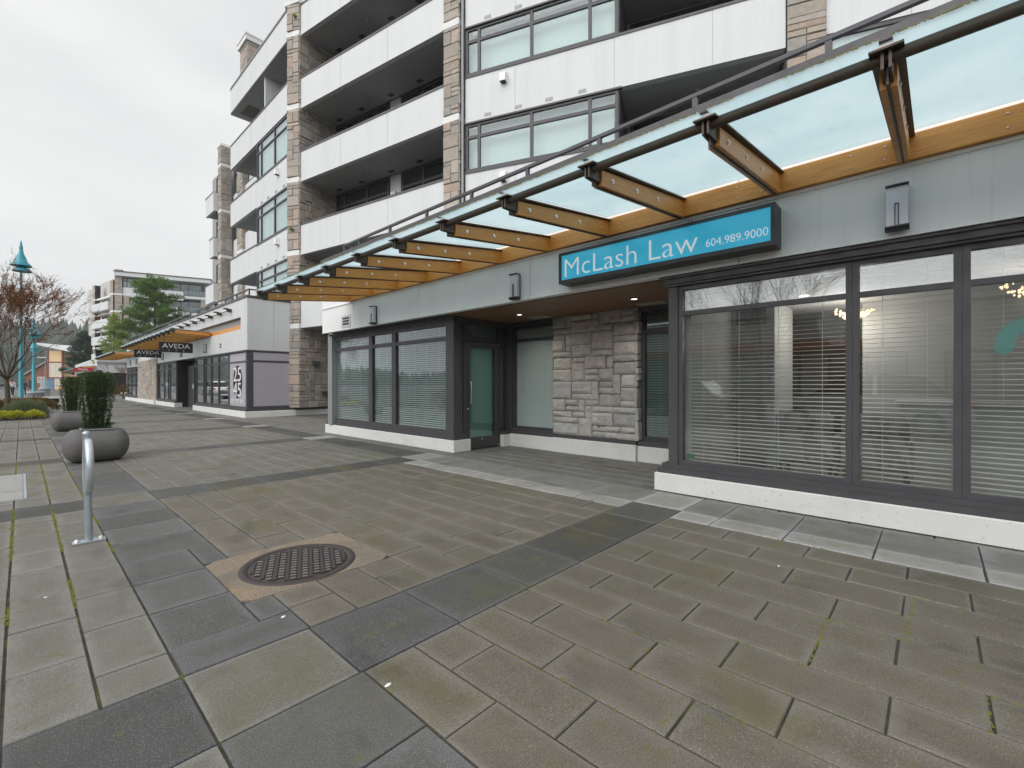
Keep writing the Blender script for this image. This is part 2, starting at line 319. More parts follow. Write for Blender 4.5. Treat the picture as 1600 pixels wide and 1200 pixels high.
# ------------------------------------------------------------------ ground and paving
g = MB(); g.box(-900, 900, -300, 1400, -.30, -.06)
ASPH = vary(mat('asphalt', (.055, .055, .055), .85), [(.3, U, .4, .7, .75, .5), (60, U, .55, .7, 1.6, .5)], bump=(80, .4, .005))
struct('ground', g, ASPH)
g = MB(); g.box(-3.6, 14, -6, 150, -.058, -.010)
struct('paving_joint_bed', g, JOINT)
pv = MB()
CW = {'W': (.215,.205,.180), 'D': (.140,.139,.138), 'R': (.180,.161,.131), 'B': (.096,.095,.094), 'L': (.42,.41,.39), 'S': (.28,.277,.27), 'I': (.22,.212,.196), 'M': (.200,.191,.165)}
def slab(x0, x1, y0, y1, key, gx=.005, gy=.005, cut=False):
    if x1 <= -3.5: return
    # openings for the manhole surround: keep only the pieces outside it
    hx0, hx1, hy0, hy1 = .88, 1.86, 2.95, 3.80
    if not cut and x1 > hx0+.01 and x0 < hx1-.01 and y1 > hy0+.01 and y0 < hy1-.01:
        if x0 < hx0: slab(x0, hx0, y0, y1, key, gx, gy)
        if x1 > hx1: slab(hx1, x1, y0, y1, key, gx, gy)
        xa, xb = max(x0, hx0), min(x1, hx1)
        if y0 < hy0: slab(xa, xb, y0, hy0, key, gx, gy, True)
        if y1 > hy1: slab(xa, xb, hy1, y1, key, gx, gy, True)
        return
    if x1-x0 < .03 or y1-y0 < .03: return
    c = CW[key]; k = rnd.uniform(.89, 1.11); t = rnd.uniform(-.035, .035)
    if key in 'BD': k = rnd.uniform(.80, 1.22); c = (c[0]*k*(1+t), c[1]*k, c[2]*k*(1-t))
    X0, X1, Y0, Y1 = x0+gx, x1-gx, y0+gy, y1-gy; b = .0035 if y0 < 14 else .002; dz = rnd.uniform(-.0025, .0022); X0 += rnd.uniform(-.0015, .002); Y0 += rnd.uniform(-.0015, .002); X1 -= rnd.uniform(-.0015, .002); Y1 -= rnd.uniform(-.0015, .002)
    z = [dz+rnd.uniform(-.001, .001) for _ in range(4)]
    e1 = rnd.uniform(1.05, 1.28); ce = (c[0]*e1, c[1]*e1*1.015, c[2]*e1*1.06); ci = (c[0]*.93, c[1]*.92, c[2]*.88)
    wdt = min(rnd.uniform(.03, .10), (x1-x0)*.3)
    vs = [(X0,Y0,-.02),(X1,Y0,-.02),(X1,Y1,-.02),(X0,Y1,-.02),(X0,Y0,-.004),(X1,Y0,-.004),(X1,Y1,-.004),(X0,Y1,-.004),(X0+b,Y0+b,z[0]),(X1-b,Y0+b,z[1]),(X1-b,Y1-b,z[2]),(X0+b,Y1-b,z[3])]
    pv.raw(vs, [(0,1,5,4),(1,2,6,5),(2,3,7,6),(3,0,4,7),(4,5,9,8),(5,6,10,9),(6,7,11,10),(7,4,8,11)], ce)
    zm = sum(z)/4; zc = [(z[i]+zm)/2 for i in range(4)]
    tp = vs[8:]+[(X0+wdt,Y0+wdt,zc[0]),(X1-wdt,Y0+wdt,zc[1]),(X1-wdt,Y1-wdt,zc[2]),(X0+wdt,Y1-wdt,zc[3])]
    i0 = len(pv.v); pv.v += tp
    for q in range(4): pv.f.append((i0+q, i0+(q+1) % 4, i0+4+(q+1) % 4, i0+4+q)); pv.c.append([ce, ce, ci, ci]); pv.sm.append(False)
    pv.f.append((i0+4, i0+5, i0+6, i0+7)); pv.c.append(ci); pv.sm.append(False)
BANDS = [-2.55, 1.87, 6.35, 10.5, 14.9, 19.3, 23.7, 28.1, 32.5, 36.9, 41.3, 45.7, 50.1, 54.5, 58.9]
def rows(y0, y1, step, start=0):
    ys = [y0]; y = y0+(start if start else step)
    while y < y1-.12: ys.append(y); y += step
    ys.append(y1); return list(zip(ys[:-1], ys[1:]))
for bi, yb in enumerate(BANDS):
    ye = yb+.54; yn = BANDS[bi+1] if bi+1 < len(BANDS) else 70
    far = yb > 26
    # the cross band itself
    xs = [-3.46, -2.9, -2.34, -1.78, -1.2, -.62, -.05, .48, 1.03, 1.61, 2.19, 2.75, 3.33, 3.96, 4.54]
    for a, b in zip(xs[:-1], xs[1:]): slab(a, b, yb, ye, 'M' if abs(a-.48) < .01 else 'B')
    slab(4.54, 5.15, yb, ye, 'L'); 
    for (a, b) in ((5.15, 5.75), (5.75, 6.35), (6.35, 6.95), (6.95, 7.6)): slab(a, b, yb, ye, 'I')
    # west columns
    for i in range(13):
        x0 = .48-.2655*(i+1)
        for j, (a, b) in enumerate(rows(ye, yn, .525, .27 if i % 2 == 0 else 0)):
            if -.95 < x0+.1 < .0 and a > 7.2 and b < 9.7: continue
            slab(x0, x0+.2655, a, b, 'W', gx=.006 if i in (0, 1, 2, 3) else .006, gy=.006)
    for a, b in rows(ye, yn, .525, .26): slab(.48, 1.04, a, b, 'D', gx=.006)
    # running-bond field
    xs = [1.04, 1.31, 1.59, 1.86, 2.15, 2.43, 2.71, 3.00, 3.32, 3.65, 3.95, 4.24]
    for i, (x0, x1) in enumerate(zip(xs[:-1], xs[1:])):
        ph = [.29, .56][i % 2]
        if yb < 0: # rows fitted to the near joints: y = .12/.42 + n*.58
            st = .13 if i % 2 == 0 else .42; y = yn; ys = [yn]
            y = st+.583*math.floor((yn-.2-st)/.583)
            while y > ye: ys.append(y); y -= .583
            ys.append(ye); ys = ys[::-1]; rr = list(zip(ys[:-1], ys[1:]))
        else: rr = rows(ye, yn, .572, ph)
        for a, b in rr: slab(x0, x1, a, b, 'R' if (yb < 5 and x0 > 1.2-.12*ye) or yb < 0 else 'M')
    s2 = 'S' if yb < 6 else 'B'; l2 = 'L' if yb < 6 else 'M'
    for a, b in rows(ye, yn, .585, 0): slab(4.24, 4.54, a, b, l2, gx=.004, gy=.006)
    for a, b in rows(ye, yn, .585, 0): slab(4.54, 5.15, a, b, s2)
    for i in range(8):
        for a, b in rows(ye, yn, .572, [.29, .56][i % 2]): slab(5.15+i*.29, 5.44+i*.29, a, b, 'I', .004, .004)
slab_far = MB()
struct('pavement', pv, PAVE)
g = MB(); g.box(-3.5, 12, 70, 150, -.008, -.003, (.15, .145, .135)); struct('far_pavement', g, PAVE)
g = MB(); g.box(7.49, 12, 11.6, 19.0, -.008, -.002, (.15, .143, .13)); struct('courtyard_paving', g, PAVE)
# moss along joints
ms = MB()
MOSS = vary(mat('moss', (.20, .22, .035), 1), [(12, U, .4, .7, (.12, .10, .02), .8)], bump=(120, 1, .01))
for x in (-.051, .215, .48):
    y = 2.9 if x > .4 else 3.6
    while y < 11:
        if noise.noise(Vector((x*9, y*.8, 3))) > -.15 and (x < .4 or y > 4.5):
            for k in range(9):
                px, py = x+rnd.gauss(0, .007), y+rnd.uniform(0, .1); s_ = rnd.uniform(.005, .013)
                ms.raw([(px-s_, py-s_, -.006), (px+s_, py-s_, -.006), (px+s_, py+s_, -.006), (px-s_, py+s_, -.006), (px, py, rnd.uniform(.001, .008))], [(0,1,4),(1,2,4),(2,3,4),(3,0,4)])
        y += .1
for (xx, yy, ln) in [(4.24,.9,.3),(4.0,.35,.3),(3.3,.1,.3),(3.65,.66,.28),(3.0,.42,.28),(3.65,.09,.3),(2.7,.42,.3),(2.43,.45,.3),(3.32,.95,.3),(2.15,1.02,.3),(1.86,.75,.25),(2.71,-.15,.3),(1.59,1.05,.25)]:
    for k in range(int(70)):
        if rnd.random() < .5: px, py = xx+rnd.uniform(-ln, 0), yy+rnd.gauss(0, .006)
        else: px, py = xx+rnd.gauss(0, .005), yy+rnd.uniform(-.3, .4)
        s_ = rnd.uniform(.003, .008)
        ms.raw([(px-s_, py-s_, -.006), (px+s_, py-s_, -.006), (px+s_, py+s_, -.006), (px-s_, py+s_, -.006), (px, py, rnd.uniform(.001, .005))], [(0,1,4),(1,2,4),(2,3,4),(3,0,4)])
struct('moss', ms, MOSS, 'stuff')
lt = MB()
for (x, y, r_) in [(1.06, 1.70, .011), (3.62, .80, .007), (.98, 2.62, .009), (.10, 3.9, .006)]:
    lt.lathe([(0, .0065), (r_*.7, .006), (r_, .003), (r_, 0)], x, y, 0, 7, sx=1.5, sy=.8)
o = struct('litter', lt, WHITEL, 'stuff'); 

# ------------------------------------------------------------------ manhole
mh = thing('manhole_cover', 'round rusty iron cover set in a square of sandy concrete', 'manhole', (1.36, 3.32, 0))
SAND = vary(mat('sandy_concrete', (.285, .225, .165), .9), [(150, U, .42, .62, .42, .95), (80, U, .56, .62, (.42, .38, .33), .7), (3.2, U, .48, .62, (.15, .135, .11), .75), (7, U, .55, .7, (.36, .24, .15), .5)], bump=(130, .5, .004))
IRON = vary(mat('rusty_iron', (.072, .058, .055), .55, .35), [(6, U, .45, .7, (.06, .055, .06), .7), (30, U, .5, .7, .6, .6)], bump=(90, .3, .003))
IRONB = vary(mat('iron_boss_sheen', (.24, .235, .225), .4, .4), [(9, U, .4, .7, .55, .7)])  # boss colour paled to stand for light reflected off the tops
CX, CY, RO = 1.355, 3.33, .375
m_ = MB(); n = 48; sq = []
for k in range(n):
    a = 2*math.pi*k/n; c_, s_ = math.cos(a), math.sin(a); q = min((.49/abs(c_) if abs(c_) > 1e-6 else 9), (.425/abs(s_) if abs(s_) > 1e-6 else 9)); sq.append((1.37+c_*q, 3.375+s_*q, .0005))
inn = [(CX+RO*math.cos(2*math.pi*k/n), CY+RO*math.sin(2*math.pi*k/n), .0005) for k in range(n)]
m_.raw(sq+inn, [(k, (k+1) % n, n+(k+1) % n, n+k) for k in range(n)]); m_.raw([(x, y, -.02) for x, y, z in sq]+sq, [(k, (k+1) % n, n+(k+1) % n, n+k) for k in range(n)])
part('concrete_collar', m_, SAND, mh)
m_ = MB(); m_.lathe([(RO+.004, .0), (RO, .006), (RO-.045, .006), (RO-.05, -.004), (RO-.055, .001), (0, .001)], CX, CY, 0, 48); part('iron_ring', m_, IRON, mh)
RM = Matrix.Translation((CX, CY, 0)) @ Matrix.Rotation(R(-23), 4, 'Z'); st = .073; ri = RO-.068
m_ = MB()
for i in range(-4, 5):
    h_ = math.sqrt(max(0, ri*ri-(i*st)**2)); m_.box(i*st-.011, i*st+.011, -h_, h_, .0015, .0095, M=RM)
for j in range(-6, 7):
    h_ = math.sqrt(max(0, ri*ri-(j*.049)**2))
    for i in range(-5, 5):
        xa, xb = max(i*st+.0111, -h_), min((i+1)*st-.0111, h_)
        if xb-xa > .01: m_.box(xa, xb, j*.049-.0065, j*.049+.0065, .0015, .0085, M=RM)
part('lid_ribs', m_, IRON, mh)
m_ = MB()
for j in range(-6, 6):
    for i in range(-5, 5):
        xa, xb, ya, yb = i*st+.020, (i+1)*st-.020, j*.049+.013, (j+1)*.049-.013
        if max(math.hypot(x, y) for x in (xa, xb) for y in (ya, yb)) < ri: m_.box(xa, xb, ya, yb, .0015, .006, M=RM)
part('grid_bosses', m_, IRONB, mh)
# utility vault lid on the left
vt = thing('vault_lid', 'pale grey two-piece utility lid flush with the paving at left', 'utility cover', (-.45, 8.4, 0))
LIDM = vary(mat('lid_concrete', (.36, .36, .35), .8), [(60, U, .45, .6, .7, .7), (2, U, .5, .7, .85, .6)], bump=(60, .3, .003))
for a, b in ((7.45, 8.02), (8.035, 9.5)):
    m_ = MB(); m_.box(-1.0, .015, a, b, -.008, .004); part('lid_panel', m_, LIDM, vt)
m_ = MB(); m_.box(.02, .045, 7.42, 9.53, -.008, .003); m_.box(-1.0, .045, 7.41, 7.44, -.008, .003); part('lid_rim', m_, GALV, vt)

# ------------------------------------------------------------------ storefront (near podium)
SF = thing('storefront_building', 'single storey shopfront with grey-green panel fascia, dark window frames and split stone pier', 'shop', (5.3, 4, 0))
F = Sec(5.28, 11.45, 5.28, -4.5)        # s = 11.45 - Y
def fy(y): return 11.45-y
# plinths
m_ = MB()
def rbox(mb, x0, x1, y0, y1, z0, z1, b=.012):
    """box with a chamfered top edge"""
    mb.box(x0, x1, y0, y1, z0, z1-b)
    vs = [(x0,y0,z1-b),(x1,y0,z1-b),(x1,y1,z1-b),(x0,y1,z1-b),(x0+b,y0+b,z1),(x1-b,y0+b,z1),(x1-b,y1-b,z1),(x0+b,y1-b,z1)]
    mb.raw(vs, [(0,1,5,4),(1,2,6,5),(2,3,7,6),(3,0,4,7),(4,5,6,7)])
rbox(m_, 5.19, 5.60, -4.5, 2.47, .012, .222); rbox(m_, 5.60, 7.1, 2.3, 2.47, .012, .222)
rbox(m_, 5.43, 5.85, 6.50, 11.72, .008, .232); rbox(m_, 5.85, 9, 11.5, 11.72, .008, .232)
rbox(m_, 6.71, 6.90, 6.44, 6.62, .0, .24); rbox(m_, 6.90, 7.2, 5.345, 6.62, .0, .255)
rbox(m_, 6.87, 7.2, 3.60, 5.34, .0, .27); rbox(m_, 6.92, 7.2, 2.47, 3.59, .0, .255)
part('concrete_plinth', m_, PLINTH, SF)
# dark sills and trims
m_ = MB()
m_.box(5.205, 5.5, -4.5, 2.44, .222, .285); m_.box(5.235, 5.5, -4.5, 2.40, .285, .335)
m_.box(5.445, 5.7, 6.515, 11.68, .232, .285); m_.box(5.47, 5.7, 6.54, 11.6, .285, .335); m_.box(5.7, 5.80, 6.515, 6.7, .232, .285); m_.box(5.7, 5.78, 6.54, 6.7, .285, .335)
m_.box(6.73, 7.1, 6.46, 6.6, .24, .30); m_.box(6.93, 7.2, 5.345, 6.46, .255, .31); m_.box(6.955, 7.2, 5.345, 6.5, .31, .36); m_.box(6.89, 7.2, 3.605, 5.335, .27, .335); m_.box(6.94, 7.2, 2.47, 3.6, .255, .34)
# head cornices
m_.box(5.17, 5.5, -4.5, 2.40, 2.515, 2.545); m_.box(5.20, 5.5, -4.5, 2.36, 2.455, 2.515); m_.box(5.23, 5.5, -4.5, 2.345, 2.43, 2.455)
m_.box(5.40, 5.7, 6.50, 11.45, 2.50, 2.545); m_.box(5.44, 5.7, 6.53, 11.45, 2.46, 2.50); m_.box(5.7, 7.1, 6.53, 6.6, 2.46, 2.545); m_.box(6.93, 7.1, 2.3, 6.53, 2.47, 2.545)
part('sill_trim', m_, FRAME, SF)
# corner posts
m_ = MB(); m_.box(5.26, 5.40, 2.215, 2.325, .335, 2.43); part('corner_post', m_, FRAME, SF)
m_ = MB(); m_.box(5.47, 5.62, 6.555, 6.72, .335, 2.46); part('corner_post', m_, FRAME, SF)
m_ = MB(); m_.box(6.94, 7.06, 6.44, 6.56, .30, 2.47); part('corner_post', m_, FRAME, SF)
# right bay windows
win1 = window(SF, F, fy(2.215), fy(.56), .335, 2.43, 0, (), (2.11,), .05, glass=GLASS_F, back=None, m=FRAME)
win2 = window(SF, F, fy(.56)+.002, fy(-.17), .335, 2.43, 0, (), (2.11,), .05, glass=GLASS_F, back=None, m=FRAME)
win3 = window(SF, F, fy(-.17)+.002, fy(-1.75), .335, 2.43, 0, (), (2.11,), .05, glass=GLASS_F, back=None, m=FRAME)
win4 = window(SF, F, fy(-1.75)+.002, fy(-4.45), .335, 2.43, 0, (), (2.11,), .05, glass=GLASS_F, back=None, m=FRAME)
# left bay windows
F2 = Sec(5.48, 11.45, 5.48, 6)
wl1 = window(SF, F2, 0, fy(9.535), .335, 2.46, 0, (), (2.145,), .075, glass=GLASS_R, back=None, m=FRAME)
wl2 = window(SF, F2, fy(9.535)+.002, fy(8.575), .335, 2.46, 0, (), (2.145,), .075, glass=GLASS_R, back=None, m=FRAME)
wl3 = window(SF, F2, fy(8.575)+.002, fy(6.72), .335, 2.46, 0, (), (2.145,), .075, glass=GLASS_R, back=None, m=FRAME)
# return wall with the door
DW = Sec(5.62, 6.555, 7.0, 6.555)
window(SF, DW, .0, .14, .335, 2.46, 0, (), (2.145,), .035, back=None, m=FRAME2)
window(SF, DW, 1.09, 1.32, .30, 2.46, 0, (), (2.145,), .035, back=None, m=FRAME2)
window(SF, DW, .142, 1.088, 2.16, 2.46, 0, (), (), .045, back=None, m=FRAME2, name='door_light')
m_ = MB(); DW.box(m_, .142, .175, -.09, .004, .012, 2.16); DW.box(m_, 1.055, 1.088, -.09, .004, .012, 2.16); DW.box(m_, .175, 1.055, -.09, .004, 2.12, 2.16); part('door_frame', m_, FRAME2, SF)
m_ = MB(); a0, a1 = .18, 1.05
DW.box(m_, a0, .27, -.06, -.01, .02, 2.11); DW.box(m_, .945, a1, -.06, -.01, .02, 2.11); DW.box(m_, .27, .945, -.06, -.01, .02, .235); DW.box(m_, .27, .945, -.06, -.01, 2.0, 2.11)
door = part('door', m_, FRAME2, SF); door['label'] = 'glazed dark door with a steel pull handle'
m_ = MB(); DW.box(m_, .26, .955, -.04, -.032, .225, 2.01); part('pane', m_, GLASS_T, door)
m_ = MB(); P = DW.p; m_.tube([P(.225, -.01, 1.32), P(.225, .06, 1.32), P(.235, .07, 1.31), P(.235, .07, .93), P(.225, .06, .92), P(.225, -.01, .92)], .011, 8)
m_.lathe([(.001, .02), (.018, .018), (.018, 0)], 0, 0, 0, 10)
for i in range(len(m_.v)-30, len(m_.v)):
    x, y, z = m_.v[i]; q = P(.215+x, z-.012, .80+y); m_.v[i] = tuple(q)
part('handle', m_, CHROME, door)
m_ = MB(); DW.box(m_, .56, .62, -.012, -.008, .19, .20); DW.box(m_, 1.03, 1.05, -.01, .012, 2.06, 2.12); DW.box(m_, 1.03, 1.05, -.01, .012, .03, .07); part('door_hardware', m_, CHROME, door)
m_ = MB(); DW.box(m_, .25, .96, -.12, -.11, .1, 2.1); part('door_blind', m_, mat('door_shade', (.30, .39, .375), .8), SF)
# deep windows
DP = Sec(6.98, 6.44, 6.98, 2.4)
wd = window(SF, DP, 0.003, 6.44-5.345, .36, 2.47, 0, (), (2.18,), .05, back=None, m=FRAME2)
wr = window(SF, DP, 6.44-3.585, 6.44-2.5, .34, 2.47, -.05, (), (2.16,), .07, back=None, m=FRAME2, glass=GLASS_D)
# stone pier between the two windows
m_ = MB(); PS = Sec(6.93, 5.34, 6.93, 3.61); ashlar(m_, PS, 0, PS.l, .335, 2.548, 0, .108, .145, STG, True, 11)
PE = Sec(6.90, 3.61, 7.1, 3.61)
PE2 = Sec(6.91, 3.612, 7.12, 3.612)
b_ = MB(); b_.box(6.925, 7.2, 3.612, 5.338, .335, 2.548); pier = part('stone_pier', m_, STONE, SF); part('mortar', b_, MORTAR, pier)
m_ = MB(); ashlar(m_, Sec(6.91, 3.606, 7.10, 3.606), 0, .19, .335, 2.548, 0, .11, .1, STG, False, 5); part('stone_return', m_, STONE, SF)
# soffit
m_ = MB(); m_.box(5.33, 7.2, 4.42, 6.56, 2.548, 2.58); m_.box(5.33, 7.2, 2.30, 4.41, 2.548, 2.58); part('soffit', m_, SOFFIT, SF)
m_ = MB(); m_.box(5.35, 7.2, 4.405, 4.425, 2.551, 2.60); part('soffit_joint', m_, BLACK, SF)
for (x, y) in ((6.2, 5.56), (6.22, 3.28)):
    m_ = MB(); m_.lathe([(.075, 2.546), (.078, 2.54), (.05, 2.542), (.045, 2.56)], x, y, 0, 20); q = part('downlight', m_, CHROME, SF)
    m_ = MB(); m_.lathe([(.045, 2.547), (.001, 2.547)], x, y, 0, 16); part('lens', m_, LIT, q)
    ld = bpy.data.lights.new('lamp', 'SPOT'); ld.energy = 15; ld.color = (1, .95, .88); ld.spot_size = R(150); ld.spot_blend = .8; ld.shadow_soft_size = .06
    lo = bpy.data.objects.new('lamp', ld); COL.objects.link(lo); lo.parent = q; lo.location = Vector((x, y, 2.53))-wloc(q)
for (x, y) in ((6.67, 5.47), (6.72, 3.25)):
    m_ = MB(); m_.box(x-.13, x+.13, y-.22, y+.22, 2.538, 2.547)
    part('vent_panel', m_, mat('vent_paint', (.45, .42, .37), .6), SF)
# fascia panels
FA = Sec(5.15, 11.27, 5.15, -4.5)
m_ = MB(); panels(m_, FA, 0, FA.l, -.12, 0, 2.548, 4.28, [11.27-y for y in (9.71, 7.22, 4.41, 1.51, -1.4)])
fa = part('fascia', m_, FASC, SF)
m_ = MB(); FA.box(m_, -.01, FA.l, -.01, .012, 2.545, 2.552); FA.box(m_, 0, FA.l, -.10, .02, 3.135, 3.165); part('flashing', m_, WHITEL, SF)
m_ = MB(); FA.box(m_, -.03, FA.l, -.35, .035, 4.28, 4.38); part('parapet_cap', m_, FRAME, SF)
m_ = MB(); FA.box(m_, .001, FA.l, -.35, -.121, 2.59, 4.28); m_.box(5.4, 9.6, 11.27, 11.45, 2.55, 4.28); m_.box(5.4, 9.6, 11.28, 11.5, .24, 2.55); m_.box(5.45, 11.5, -4.5, 11.2, 4.05, 4.2); part('roof', m_, GREYM, SF)
m_ = MB()  # louvre vent near the far end
vM = Sec(5.15, 10.25, 5.15, 9.85)
vM.box(m_, 0, .42, .0, .012, 2.60, 2.88); lv = part('wall_vent', m_, WHITE, SF)
m_ = MB()
for k in range(3): vM.box(m_, .06, .36, .012, .016, 2.66+k*.065, 2.70+k*.065)
part('louvre', m_, BLACK, lv)
# interior shells
m_ = MB(); m_.box(5.5, 9.8, -4.6, -4.5, 0, 2.6); m_.box(9.8, 9.9, -4.5, 6.4, 0, 2.6); m_.box(5.42, 6.9, 2.12, 2.20, 0, 2.6); m_.box(6.95, 7.1, 2.12, 2.30, 0, 2.6)
part('interior_wall', m_, PLASTER, SF)
m_ = MB(); m_.box(5.42, 9.8, -4.5, 2.12, 2.44, 2.52); m_.box(7.25, 9.8, 2.12, 6.5, 2.44, 2.52); part('ceiling', m_, PLASTER, SF)
m_ = MB(); m_.box(5.40, 9.8, -4.5, 2.12, .0, .06); m_.box(7.25, 9.8, 2.12, 6.5, .0, .06); part('floor', m_, mat('interior_floor', (.22, .20, .18), .4), SF)
m_ = MB(); m_.box(8.2, 8.35, -1.0, .75, .06, 2.44); m_.box(7.1, 8.2, 1.62, 1.72, .06, 2.44); part('partition', m_, PLASTER, SF)
m_ = MB(); m_.box(9.78, 9.795, .75, 2.1, .06, 2.44); part('brown_wall', m_, mat('olive_wall', (.10, .075, .035), .6), SF)
m_ = MB(); m_.box(8.0, 9.3, 6.7, 11.2, 0.0, 2.5); m_.box(5.7, 9.0, 6.7, 11.2, 2.46, 2.5); m_.box(5.7, 8.0, 6.7, 11.2, 0, .06); m_.box(5.7, 8, 11.1, 11.2, 0, 2.5); m_.box(6.2, 8, 6.75, 6.85, 0, 2.5); part('back_room', m_, mat('office_paint', (.30, .31, .30), .8), SF)
# blinds
def blind(label, sec, a0, a1, h0, h1, d, tilt=-.14, sp=.043, w_=.042, cords=2):
    t = thing('venetian_blind', label, 'blind', sec.p((a0+a1)/2, d, h1), 'venetian blinds in the shop windows')
    s_ = MB(); h = h0
    c_, q_ = math.cos(tilt), math.sin(tilt)
    while h < h1:
        k = rnd.uniform(-.0012, .0012)
        P = sec.p; hw = w_/2
        s_.raw([P(a0, d-hw*c_, h-hw*q_+k), P(a1, d-hw*c_, h-hw*q_-k), P(a1, d+hw*c_, h+hw*q_-k), P(a0, d+hw*c_, h+hw*q_+k),
                P(a0, d-hw*c_, h-hw*q_+.0018+k), P(a1, d-hw*c_, h-hw*q_+.0018-k), P(a1, d+hw*c_, h+hw*q_+.0018-k), P(a0, d+hw*c_, h+hw*q_+.0018+k)],
               [(0,3,2,1),(4,5,6,7),(0,1,5,4),(2,3,7,6)])
        h += sp
    part('slats', s_, BLIND, t)
    s_ = MB(); sec.box(s_, a0, a1, d-.025, d+.025, h1+.02, h1+.06); part('head_rail', s_, BLIND, t)
    s_ = MB(); n = max(2, cords)
    for k in range(n):
        a = a0+(a1-a0)*(k+.5)/n; sec.box(s_, a-.002, a+.002, d+.024, d+.028, h0, h1+.03)
    part('cord', s_, BLIND, t)
    return t
blind('open white blind behind the widest shop window beside the entry alcove', F, fy(2.16), fy(.62), .37, 2.36, -.16, cords=4)
blind('open white blind in the narrow pane between the two thick mullions right of the alcove', F, fy(.50), fy(-.11), .37, 2.36, -.16, cords=2)
blind('open white blind at the right edge behind the teal window decal', F, fy(-.23), fy(-1.7), .37, 2.36, -.16, cords=4)
blind('dark reflecting blind in the leftmost pane of the far bay', F2, .10, fy(9.65), .38, 2.38, -.07, -.42)
blind('dark reflecting blind in the narrow middle pane of the far bay', F2, fy(9.42), fy(8.70), .38, 2.38, -.07, -.42)
blind('dark reflecting blind in the wide pane of the far bay by its corner post', F2, fy(8.45), fy(6.85), .38, 2.38, -.07, -.42, cords=4)
blind('narrow blind in the sidelight left of the glass door', DW, .03, .11, .38, 2.10, -.07, -.42)
blind('closed greenish blind in the alcove window between door and stone pier', DP, .05, 1.05, .40, 2.40, -.07, -1.0, .043, .05)
blind('dim blind in the shaded window right of the stone pier', DP, 2.93, 3.9, .40, 2.40, -.12, -.6)
# teal decal and sticker on the glass
dc = MB()
pts = []; P = F.p
for k in range(15):
    a = R(200-k*14); pts.append((fy(-.565)+.15*math.cos(a), 1.60+.15*math.sin(a)))
vs = []; nn = len(pts)
for i, (a, h) in enumerate(pts):
    ang = R(200-i*14); wd_ = .055
    for rr in (-wd_, wd_): vs += [P(a+rr*math.cos(ang), -.050, h+rr*math.sin(ang)), P(a+rr*math.cos(ang), -.062, h+rr*math.sin(ang))]
fs = [(4*i, 4*i+4, 4*i+6, 4*i+2) for i in range(nn-1)]+[(4*i+1, 4*i+3, 4*i+7, 4*i+5) for i in range(nn-1)]+[(4*i, 4*i+1, 4*i+5, 4*i+4) for i in range(nn-1)]+[(4*i+2, 4*i+6, 4*i+7, 4*i+3) for i in range(nn-1)]
dc.raw(vs, fs)
for (ca, ch, rx, rz) in ((fy(-.405), 1.565, .055, .05),):
    nn = 20; ring = [(ca+rx*math.cos(2*math.pi*k/nn), ch+rz*math.sin(2*math.pi*k/nn)) for k in range(nn)]
    dc.raw([P(a, -.046, h) for a, h in ring]+[P(a, -.063, h) for a, h in ring], [tuple(range(nn))]+[(k, nn+k, nn+(k+1) % nn, (k+1) % nn) for k in range(nn)])
tag(part('window_decal', dc, mat('teal_decal', (.20, .52, .47), .5), loc=(5.33, -.5, 1.5)), 'curled teal cut-out shape stuck on the shop window at the right edge', 'decal')
dc = MB(); nn = 20
for rr, dd in ((1, -.0395), (.8, -.0375)):
    dc.raw([P(fy(2.09)+.048*rr*math.cos(2*math.pi*k/nn), dd, .44+.028*rr*math.sin(2*math.pi*k/nn)) for k in range(nn)], [tuple(range(nn))[::-1]])
tag(part('window_sticker', dc, mat('sticker_green', (.05, .16, .08), .4), loc=(5.32, 2.09, .44)), 'small oval green sticker in the lower left corner of the shop window', 'sticker')

# furniture inside the shop
def armchair(x, y, label):
    t = thing('armchair', label, 'armchair', (x, y, .06), 'damask armchairs inside the shop')
    D = vary(mat('damask_fabric', (.50, .47, .43), .9), [(5, (1.4, 1.4, 1), .50, .55, (.27, .26, .27), .75)])
    b = MB(); b.box(x-.27, x-.16, y-.28, y+.28, .40, .92); b.box(x-.25, x-.18, y-.25, y+.25, .92, .96); part('backrest', b, D, t)
    b = MB(); b.box(x-.16, x+.30, y-.24, y+.24, .36, .52); part('seat', b, D, t)
    for s_ in (-1, 1):
        b = MB(); b.box(x-.16, x+.28, y+s_*.245, y+s_*.305, .30, .68); part('armrest', b, D, t)
    for a in (-.22, .24):
        for s_ in (-1, 1):
            b = MB(); b.box(x+a-.02, x+a+.02, y+s_*.25-.02, y+s_*.25+.02, .06, .36); part('leg', b, DARK, t)
armchair(6.35, 1.10, 'patterned damask armchair nearer the alcove, behind the widest blind')
armchair(6.35, .46, 'patterned damask armchair just left of the white counter')
t = thing('reception_counter', 'white panelled reception counter inside the shop', 'counter', (7.1, -.2, .06))
b = MB(); b.box(6.9, 7.4, -1.0, .30, .06, 1.04); part('body', b, mat('counter_paint', (.72, .72, .70), .5), t)
b = MB(); b.box(6.85, 7.45, -1.05, .34, 1.04, 1.08); part('worktop', b, mat('counter_top', (.62, .62, .60), .3), t)
